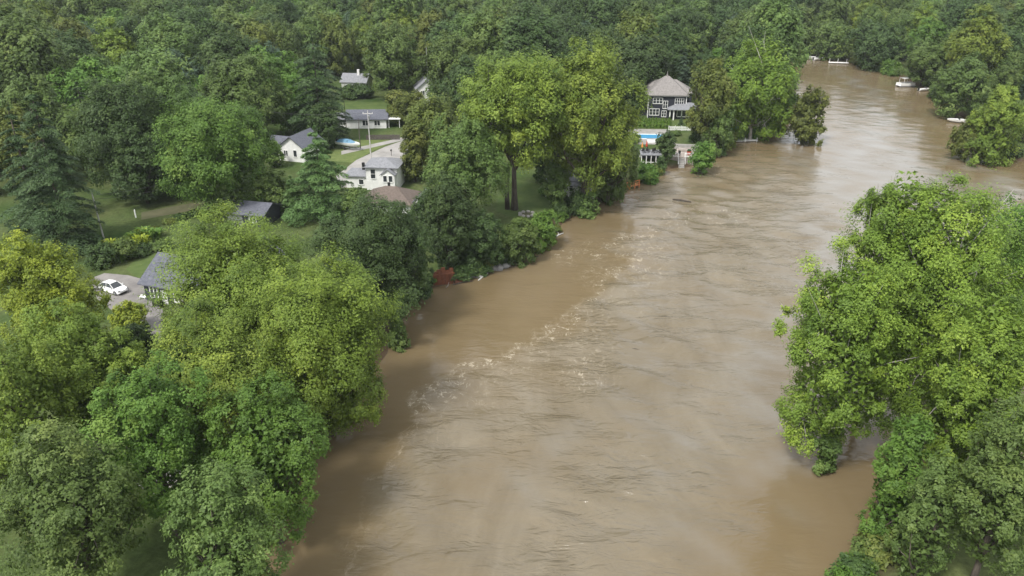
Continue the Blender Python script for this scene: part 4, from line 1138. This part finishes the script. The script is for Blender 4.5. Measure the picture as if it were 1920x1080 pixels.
# ------------------------------------------------------------------ poles, wires, small yard things
def pole(px0, py0, hgt, mat, label, arm=True, rad=.15, lean=0):
    p = P(px0, py0)
    o = thing('utility_pole', label, 'pole', (p.x, p.y, p.z), 0)
    o.rotation_euler = (0, R2(lean), 0)
    MB().tube([(0, 0, -.5), (0, 0, hgt)], [rad, rad * .65], 8).build('shaft', M[mat], o)
    if arm:
        MB().box((-1.1, -.07, hgt - .75), (1.1, .07, hgt - .6)).build('crossarm', M[mat], o)
        for x in (-1, 0, 1): MB().tube([(x, 0, hgt - .6), (x, 0, hgt - .38)], .06, 6).build('insulator', M['trim'], o)
        MB().tube([(.25, -.2, hgt - 1.9), (.25, -.2, hgt - 1.1)], .22, 8).build('transformer', M['metal'], o)
    return p, hgt
pa = pole(696, 300, 11.0, 'pale_wood', 'pale utility pole with crossarm beside the road')
pole(676, 280, 7.2, 'dark_wood', 'short dark utility pole right of the parked boat', False, .12)
pole(650, 247, 8.0, 'dark_wood', 'thin dark pole behind the parked boat', False, .1)
pl = pole(196, 452, 8.6, 'pale_wood', 'pale leaning utility pole in front of the dark conifer', False, .14, lean=-2)
pole(803, 178, 14, 'pale_wood', 'pale pole rising out of the woods above the pale house', False, .14)
def wire(a, b, sag, label):
    pts = []
    for i in range(13):
        t = i / 12; v_ = Vector(a).lerp(Vector(b), t); v_.z -= sag * 4 * t * (1 - t); pts.append(v_)
    MB().tube(pts, .025, 4).build('power_line', M['wire'], None, label=label, cat='wire')
a_ = (pl[0].x - .3, pl[0].y, pl[0].z + 8.0)
e_ = P(372, 372)
wire(a_, (e_.x, e_.y, 6.5), .7, 'sagging power line from the leaning pole towards the round bright tree')
wire((a_[0], a_[1], a_[2] - .7), (e_.x, e_.y, 5.6), .8, 'lower sagging cable from the leaning pole')
wire((pa[0].x, pa[0].y, 12.0), (a_[0] + 5, a_[1] + 60, 11), 1.0, 'thin power line running off the pale roadside pole')
p_ = P(734, 292, LAND + .05)
mbx = thing('mailbox', 'dark mailbox on a post at the road edge', 'mailbox', (p_.x, p_.y, p_.z))
MB().box((-.05, -.05, 0), (.05, .05, 1.1)).build('post', M['dark_wood'], mbx)
MB().box((-.16, -.3, 1.1), (.16, .3, 1.45), bevel=.06).build('box', M['black'], mbx)
p_ = P(255, 408)
MB().tube([(0, 0, -.2), (0, 0, 1.4), (0, 0, 1.55)], [.12, .12, .02], 6).build('marker_post', M['trim'], None, label='small white marker post on the track behind the garden', cat='post', loc=p_)
fq = P(718, 262)
fe = thing('board_fence', 'weathered grey board fence across the road from the parked boat', 'fence', (fq.x, fq.y, fq.z), R2(2))
for i in range(6): MB().box((-4 + i * 1.6, -.06, -.3), (-3.88 + i * 1.6, .06, 1.3)).build('post', M['dark_wood'], fe)
for i in range(31): MB().box((-4 + i * .262, -.1, .05), (-3.76 + i * .262, -.063, 1.2 + .03 * ((i * 5) % 3))).build('board', M['dark_wood'], fe)
# clipped bushes along the track
for i, (x, y, s) in enumerate(((363, 410, .95), (338, 416, .9), (316, 424, .85), (290, 436, .7))):
    T('clipped_bush', x, y - 17 * s, y, 30 * s, 'dark' if i < 2 else 'olive', ['clipped round bush at the right end of the track', 'clipped round bush second from the right along the track', 'clipped round bush third from the right along the track', 'clipped bush at the left end of the row by the track'][i], 'bush', cb=.0, lobes=7, parts=('foliage', 'stem'), group='clipped bushes along the track')
# tall ornamental plants beside the lawn
def grass_clump(x, y, Hh, Rr, n, pal, label, group, rng):
    p = P(x, y)
    an = rng.uniform(0, 6.28, n); rad = Rr * np.sqrt(rng.random(n)) * .5
    base = np.stack([rad * np.cos(an), rad * np.sin(an), np.zeros(n)], -1)
    out = np.stack([np.cos(an), np.sin(an), np.zeros(n)], -1) * rng.uniform(.1, .9, (n, 1)) * Rr
    hh = Hh * rng.uniform(.6, 1.1, (n, 1))
    lat = np.stack([-np.sin(an), np.cos(an), np.zeros(n)], -1) * rng.uniform(.1, .17, (n, 1))
    tp_ = base + out * .55; tp_[:, 2:] = hh * .8
    en = base + out; en[:, 2:] = hh * .82
    v = np.stack([base - lat * .6, base + lat * .6, tp_ + lat, tp_ - lat, en], 1).reshape(-1, 3)
    i0 = np.arange(n)[:, None] * 5
    f = np.concatenate([i0 + [[0, 1, 2, 3]], i0 + [[3, 2, 4, 4]]], 0)
    f[n:, 3] = f[n:, 2]
    q_ = f[:n]
    en2 = en + np.array([0, 0, -.12])
    v = np.stack([base - lat * .6, base + lat * .6, tp_ + lat, tp_ - lat, en + lat * .1, en - lat * .1], 1).reshape(-1, 3)
    i0 = np.arange(n)[:, None] * 6
    f = np.concatenate([i0 + [[0, 1, 2, 3]], i0 + [[3, 2, 4, 5]]], 0)
    t = thing('tall_grass_plant', label, 'plant', (p.x, p.y, p.z), 0, group)
    link(bpy.data.objects.new('leaves', leaf_mesh('leaves', v, f, np.clip(np.tile(.6 + rng.normal(0, .2, n), 2), 0, 1), LM[pal])), t)
rg = np.random.default_rng(8)
for i in range(26):
    u = rg.random(); v_ = rg.random()
    x = 190 + 110 * u; y = 492 - 40 * u + 12 * (v_ - .5) * 2
    grass_clump(x, y, rg.uniform(1.6, 2.8), rg.uniform(1.0, 1.6), 90, 'yellow' if rg.random() < .6 else 'bright', 'arching tall plant in the yellow-green garden bed beside the lawn', 'garden bed of tall plants', rg)
for i in range(4):
    T('shrub', 190 + i * 34, 455 + i * 2 - (i % 2) * 10, 505 - i * 11, 62, 'mid' if i % 2 else 'dark', ['dark shrub at the left end of the garden bed', 'green shrub second from the left in the garden bed', 'dark shrub in the middle of the garden bed', 'green shrub at the right end of the garden bed'][i], 'shrub', cb=.02, lobes=8, parts=('foliage', 'stem'))
# drifting logs, snag
q = P(1278, 376, 0)
MB().tube([(-1.6, .8, .0), (0, 0, .12), (1.7, -.9, .02)], [.12, .2, .1], 7).build('drifting_log', M['bark'], None, label='dark log drifting in the middle of the river', cat='log', loc=q)
q = P(1556, 838, 0)
MB().tube([(0, 0, -1), (-.3, .2, 1.0), (-1.0, .5, 2.6)], [.14, .12, .05], 6).build('dead_snag', M['bark'], None, label='thin dark snag leaning out of the water at lower right', cat='snag', loc=q)
q = P(1160, 655, 0)
for i, (x, y) in enumerate(((1182, 610), (1190, 655), (1098, 745))):
    q = P(x, y, 0)
    MB().tube([(-.5, .2, .03), (.1, 0, .08), (.6, -.15, .02)], [.05, .08, .03], 5).build('drifting_branch', M['bark'], None, label='short dark branch drifting in the fast current', cat='branch', group='branches drifting in the current', loc=q)

# ------------------------------------------------------------------ woods
rgF = np.random.default_rng(2024)
protos = []
for i, (H, Rr, cb, pal, kind, dr) in enumerate([(20, 8.2, .1, 'mid', 'broad', 0), (23, 8.8, .1, 'dark', 'broad', .2), (18, 7.6, .1, 'bright', 'broad', 0), (24, 8.0, .12, 'mid', 'broad', .4), (20, 8.6, .1, 'lime', 'broad', 0), (17, 7.0, .1, 'blue', 'broad', 0), (22, 7.6, .1, 'olive', 'broad', .3), (22, 4.8, .06, 'pine', 'conifer', .4), (25, 8.4, .1, 'lime', 'broad', .3), (19, 8.8, .1, 'dark', 'broad', 0)]):
    rng = np.random.default_rng(900 + i)
    cm, tm = make_tree(kind, H, Rr, cb, .58, pal, rng, dens=1.0, droop=dr, lobes=14, limbs=5) if kind == 'broad' else make_tree(kind, H, Rr, cb, .72, pal, rng, dens=.8, shape=.5)
    protos.append((H, Rr, cm, tm, kind, pal))
for (a0, b0, a1, b1, yy) in [(1692,140,1722,165,158),(1722,158,1748,176,170),(1788,205,1834,235,224),(1833,235,1860,256,246),(1500,98,1545,112,107),(1555,98,1592,122,118)]:
    CLEAR.append((a0, b0, a1, b1, P(960, yy, 0).y + 3))
cand = []
for Yi in np.arange(60, 450, 12.8):
    for Xi in np.arange(-330, 340, 12.8):
        cand.append((Xi + rgF.uniform(-4.6, 4.6) + (5.7 if int(Yi / 12.8) % 2 else 0), Yi + rgF.uniform(-4.6, 4.6)))
cand = np.array(cand)
sdv = river_sd(cand[:, 0], cand[:, 1])
NAMED = list(TREES)
acc = []
OPEN = [(605, 300, 775, 262), ]   # roads and lawns in pixels
def in_poly(x, y, poly):
    ins = False
    for i in range(len(poly)):
        a, b_ = poly[i], poly[i - 1]
        if (a[1] > y) != (b_[1] > y) and x < (b_[0] - a[0]) * (y - a[1]) / (b_[1] - a[1]) + a[0]: ins = not ins
    return ins
NO = [[(606,188),(742,186),(780,262),(790,440),(760,600),(470,470),(510,300)],
      [(900,305),(1060,300),(1200,225),(1340,215),(1400,262),(1240,320),(1050,420),(900,450)],
      [(150,640),(120,520),(165,455),(300,372),(560,365),(560,470),(330,640)]]
for (x, y), s in zip(cand, sdv):
    if s < (3.0 if x < 60 or y < 150 else 6.5): continue
    if abs(x) > .70 * y + 12: continue
    px, py = proj((x, y, LAND))
    if px < 470 and py > 372: continue
    if 470 <= px < 1400 and py > 262: continue
    if px > 1300 and y < 150: continue
    if any(in_poly(px, py, q) for q in NO): continue
    k = rgF.choice(10, p=[.22, .12, .17, .17, .05, .1, .04, .05, .04, .04] if px < 860 else ([.2, .26, .04, .16, .02, .1, .03, .05, .02, .12] if px < 1340 else [.22, .16, .12, .18, .03, .1, .04, .02, .04, .09]))
    H, Rr, cm, tm, kind, pal = protos[k]
    sc = rgF.choice([rgF.uniform(.5, .75), rgF.uniform(.75, 1.1), rgF.uniform(.95, 1.25)], p=[.22, .5, .28])
    if px > 1480: sc *= .9
    dp = depth((x, y, 10)); rp = Rr * sc / dp * FPX
    if any((x - a) ** 2 + (y - b_) ** 2 < (r * .75 + 1.5) ** 2 for a, b_, r in NAMED): continue
    top = proj((x, y, LAND + H * sc))[1]
    bad = False
    for (x0, y0, x1, y1, Yc) in CLEAR:
        if y < Yc and px + rp > x0 and px - rp < x1 and top < y1 and py > y0: bad = True
    if bad: continue
    if py < -30 and top < -200: continue
    acc.append((x, y, k, sc, dp))
acc.sort(key=lambda a: a[4])
ADJ = {'mid': 'mid-green', 'dark': 'dark green', 'bright': 'fresh green', 'lime': 'light yellow-green', 'blue': 'blue-green', 'olive': 'olive green', 'pine': 'dark needle-leaved'}
PLACE = [(120, 'at the upper left corner'), (260, 'above the dark shady tree at upper left'), (400, 'above the round bright tree'), (540, 'above the white gabled house'), (700, 'behind the tall dark pine'), (880, 'above the olive drooping tree'), (1060, 'behind the large light tree on dark trunks'), (1200, 'behind the tallest light green tree'), (1330, 'behind the dark two-storey house'), (1470, 'behind the big tree at the river corner'), (1620, 'on the far shore at the river bend'), (1760, 'on the far right bank behind the pontoon boat'), (9999, 'on the far right bank above the moored speedboat')]
def wood_label(x, y, pal):
    px, py = proj((x, y, 10))
    pl_ = next(t for lim, t in PLACE if px < lim)
    far = ', far back' if y > 300 else (', middle rows' if y > 240 else ', front rows')
    return '%s woodland tree %s%s' % (ADJ[pal], pl_, far), 'woodland %s%s' % (pl_, far), 'tree'
NIND = 290
for (x, y, k, sc, dp) in acc[:NIND]:
    H, Rr, cm, tm, kind, pal = protos[k]
    lb, gr, ct = wood_label(x, y, pal)
    t = thing('woodland_tree' if kind == 'broad' else 'woodland_conifer', lb, ct, (x, y, gnd(x, y) - .1), rgF.uniform(0, 6.28), gr)
    t.scale = (sc * rgF.uniform(.9, 1.12), sc * rgF.uniform(.9, 1.12), sc)
    link(bpy.data.objects.new('crown', cm), t); link(bpy.data.objects.new('trunk', tm), t)
rest = acc[NIND:]
print('woods', len(acc), 'rest', len(rest))
if rest:
    pm = bpy.data.meshes.new('far_wood')
    pm.from_pydata([(x, y, LAND) for (x, y, k, sc, dp) in rest], [], [])
    a1 = pm.attributes.new('kind_id', 'INT', 'POINT'); a1.data.foreach_set('value', np.array([r_[2] for r_ in rest], np.int32))
    a2 = pm.attributes.new('turn', 'FLOAT_VECTOR', 'POINT'); a2.data.foreach_set('vector', np.stack([np.zeros(len(rest)), np.zeros(len(rest)), rgF.uniform(0, 6.28, len(rest))], -1).astype(np.float32).reshape(-1))
    a3 = pm.attributes.new('size', 'FLOAT', 'POINT'); a3.data.foreach_set('value', np.array([r_[3] for r_ in rest], np.float32))
    fw = bpy.data.objects.new('far_wood', pm); link(fw)
    tag(fw, 'far mass of tree crowns along the top of the view', 'wood', kind='stuff')
    ng = bpy.data.node_groups.new('far_wood', 'GeometryNodeTree')
    ng.interface.new_socket('Geometry', in_out='INPUT', socket_type='NodeSocketGeometry')
    ng.interface.new_socket('Geometry', in_out='OUTPUT', socket_type='NodeSocketGeometry')
    gi, go_ = ng.nodes.new('NodeGroupInput'), ng.nodes.new('NodeGroupOutput')
    jn = ng.nodes.new('GeometryNodeJoinGeometry')
    def named(nm, ty):
        n_ = ng.nodes.new('GeometryNodeInputNamedAttribute'); n_.data_type = ty; n_.inputs[0].default_value = nm
        return n_.outputs[0]
    kid, trn, siz = named('kind_id', 'INT'), named('turn', 'FLOAT_VECTOR'), named('size', 'FLOAT')
    for k, pr_ in enumerate(protos):
        src = next((o for o in COL.objects if o.type == 'MESH' and o.data == pr_[2]), None)
        if src is None: continue
        cmp_ = ng.nodes.new('FunctionNodeCompare'); cmp_.data_type = 'INT'; cmp_.operation = 'EQUAL'
        ii = [i_ for i_ in cmp_.inputs if i_.type == 'INT']
        ng.links.new(kid, ii[0]); ii[1].default_value = k
        oi_ = ng.nodes.new('GeometryNodeObjectInfo'); oi_.inputs['Object'].default_value = src
        oi_.inputs['As Instance'].default_value = True; oi_.transform_space = 'ORIGINAL'
        ip = ng.nodes.new('GeometryNodeInstanceOnPoints')
        ng.links.new(gi.outputs[0], ip.inputs['Points']); ng.links.new(cmp_.outputs[0], ip.inputs['Selection'])
        ng.links.new(oi_.outputs['Geometry'], ip.inputs['Instance'])
        ng.links.new(trn, ip.inputs['Rotation']); ng.links.new(siz, ip.inputs['Scale'])
        ng.links.new(ip.outputs[0], jn.inputs[0])
    ng.links.new(jn.outputs[0], go_.inputs[0])
    md = fw.modifiers.new('far_wood', 'NODES'); md.node_group = ng
# low riverside undergrowth along the left bank: bushes that can be told apart
rb = np.random.default_rng(31)
und = []
for i in range(4):
    rng = np.random.default_rng(700 + i)
    v, f, ti, tips = crown_broad(rng, 2.6, 1.9, .0, .3, 1500, 0.2, 8)
    und.append((leaf_mesh('foliage', v, f, ti, LM[['mid', 'dark', 'bright', 'olive'][i]]), trunk_mesh('stem', rng, 2.2, 1.6, .1, tips, M['bark'], n_limb=5, second=False)))
def bank_bush(px, py, sc, lb, gr):
    p = P(px, py, .5)
    t = thing('bank_bush', lb, 'bush', (p.x, p.y, gnd(p.x, p.y) - .1), rb.uniform(0, 6.28), gr)
    t.scale = (sc, sc, sc * rb.uniform(.8, 1.2))
    c_, s_ = und[rb.integers(4)]
    link(bpy.data.objects.new('foliage', c_), t); link(bpy.data.objects.new('stem', s_), t)
seg = [(770,556),(800,534),(850,526),(905,508),(960,486),(1008,468),(1036,438),(1056,404),(1106,384),(1160,358),(1200,334),(1240,314)]
for a, b_ in zip(seg, seg[1:]):
    n = max(2, int(math.hypot(b_[0] - a[0], b_[1] - a[1]) / 13))
    for i in range(n):
        t = i / n + rb.uniform(-.1, .1)
        x, y = a[0] + (b_[0] - a[0]) * t, a[1] + (b_[1] - a[1]) * t - rb.uniform(-4, 7)
        if 1080 < x < 1135 or 1165 < x < 1200 or 805 < x < 860: continue
        bank_bush(x, y, rb.uniform(.6, 1.1), 'leafy bush fringing the left bank waterline', 'bushes fringing the left bank')
for i in range(40):
    t = i / 40
    x = 1500 + 390 * t + rb.uniform(-6, 6); j = np.interp(x, [p[0] for p in PXR[:11]], [p[1] for p in PXR[:11]])
    if abs(x - 1707) < 18 or abs(x - 1733) < 16 or abs(x - 1808) < 26 or abs(x - 1846) < 16 or x < 1600: continue
    bank_bush(x, j - 2, rb.uniform(1.2, 2.0), 'low bush at the waterline of the far right bank', 'bushes fringing the far right bank')
for i in range(16):
    t = i / 16
    x = 1345 + 150 * t; j = np.interp(x, [p[0] for p in PXL[21:28]], [p[1] for p in PXL[21:28]])
    if 1365 < x < 1410: continue
    bank_bush(x, j - 3, rb.uniform(.9, 1.5), 'low bush at the waterline under the big tree at the river corner', 'bushes at the river corner')

for i in range(15):
    t = i / 14
    xx = np.interp(t, [0, .35, .6, .85, 1], [1900, 1760, 1680, 1615, 1590]); yy = np.interp(t, [0, .35, .6, .85, 1], [880, 950, 990, 1060, 1095])
    bank_bush(xx + rb.uniform(-10, 10), yy + rb.uniform(-4, 12), rb.uniform(.7, 1.3), 'leafy bush fringing the flooded bank at the lower right', 'bushes fringing the lower right bank')
# fire pit of pale stones beside the twin trunks
q = P(988, 403)
fp = thing('fire_pit', 'ring of pale stones on the river lawn beside the two dark trunks', 'fire pit', q)
for i in range(9):
    a = i * 6.283 / 9
    MB().blob((1.3 * math.cos(a), 1.3 * math.sin(a), .2), (.42, .36, .3), 1, .12, i).build('stone', M['concrete'], fp)
MB().tube([(0, 0, 0), (0, 0, .1)], 1.1, 10).build('ash_bed', M['dirt'], fp)
# driftwood caught at the left waterline
for i, (x, y, a, l_) in enumerate([(868, 531, .4, 1.6), (905, 521, 1.0, 1.2), (944, 503, .2, 1.8), (1048, 442, .9, 1.4), (1150, 375, .3, 1.5), (780, 560, 1.2, 1.3), (1000, 484, .6, 1.1)]):
    q = P(x, y, 0)
    dx, dy = math.cos(a) * l_, math.sin(a) * l_
    mb = MB(); mb.tube([(-dx, -dy, .02), (0, .1, .16), (dx, dy, .1)], [.1, .13, .05], 6); mb.tube([(0, .1, .14), (dx * .3 - dy * .4, dy * .3 + dx * .4, .5)], [.06, .02], 5)
    mb.build('driftwood', M['pale_wood'] if i % 2 else M['bark'], None, label='forked driftwood branch caught at the left bank waterline', cat='driftwood', group='driftwood along the left bank', loc=q)
# ------------------------------------------------------------------ haze in the air
hm = bpy.data.materials.new('haze_air'); hm.use_nodes = True
hn = hm.node_tree; hn.nodes.clear()
ho = hn.nodes.new('ShaderNodeOutputMaterial'); hv = hn.nodes.new('ShaderNodeVolumePrincipled')
hv.inputs['Color'].default_value = (.86, .92, .95, 1); hv.inputs['Density'].default_value = .0001
hn.links.new(hv.outputs[0], ho.inputs['Volume'])
MB().box((-4200, -1700, -4.0), (4200, 6200, 52.0)).build('haze', hm, None, label='thin pale air over the river valley', kind='stuff')
if False: print('TRIS', sum(sum(len(p.vertices) - 2 for p in me.polygons) for me in bpy.data.meshes if me.users))
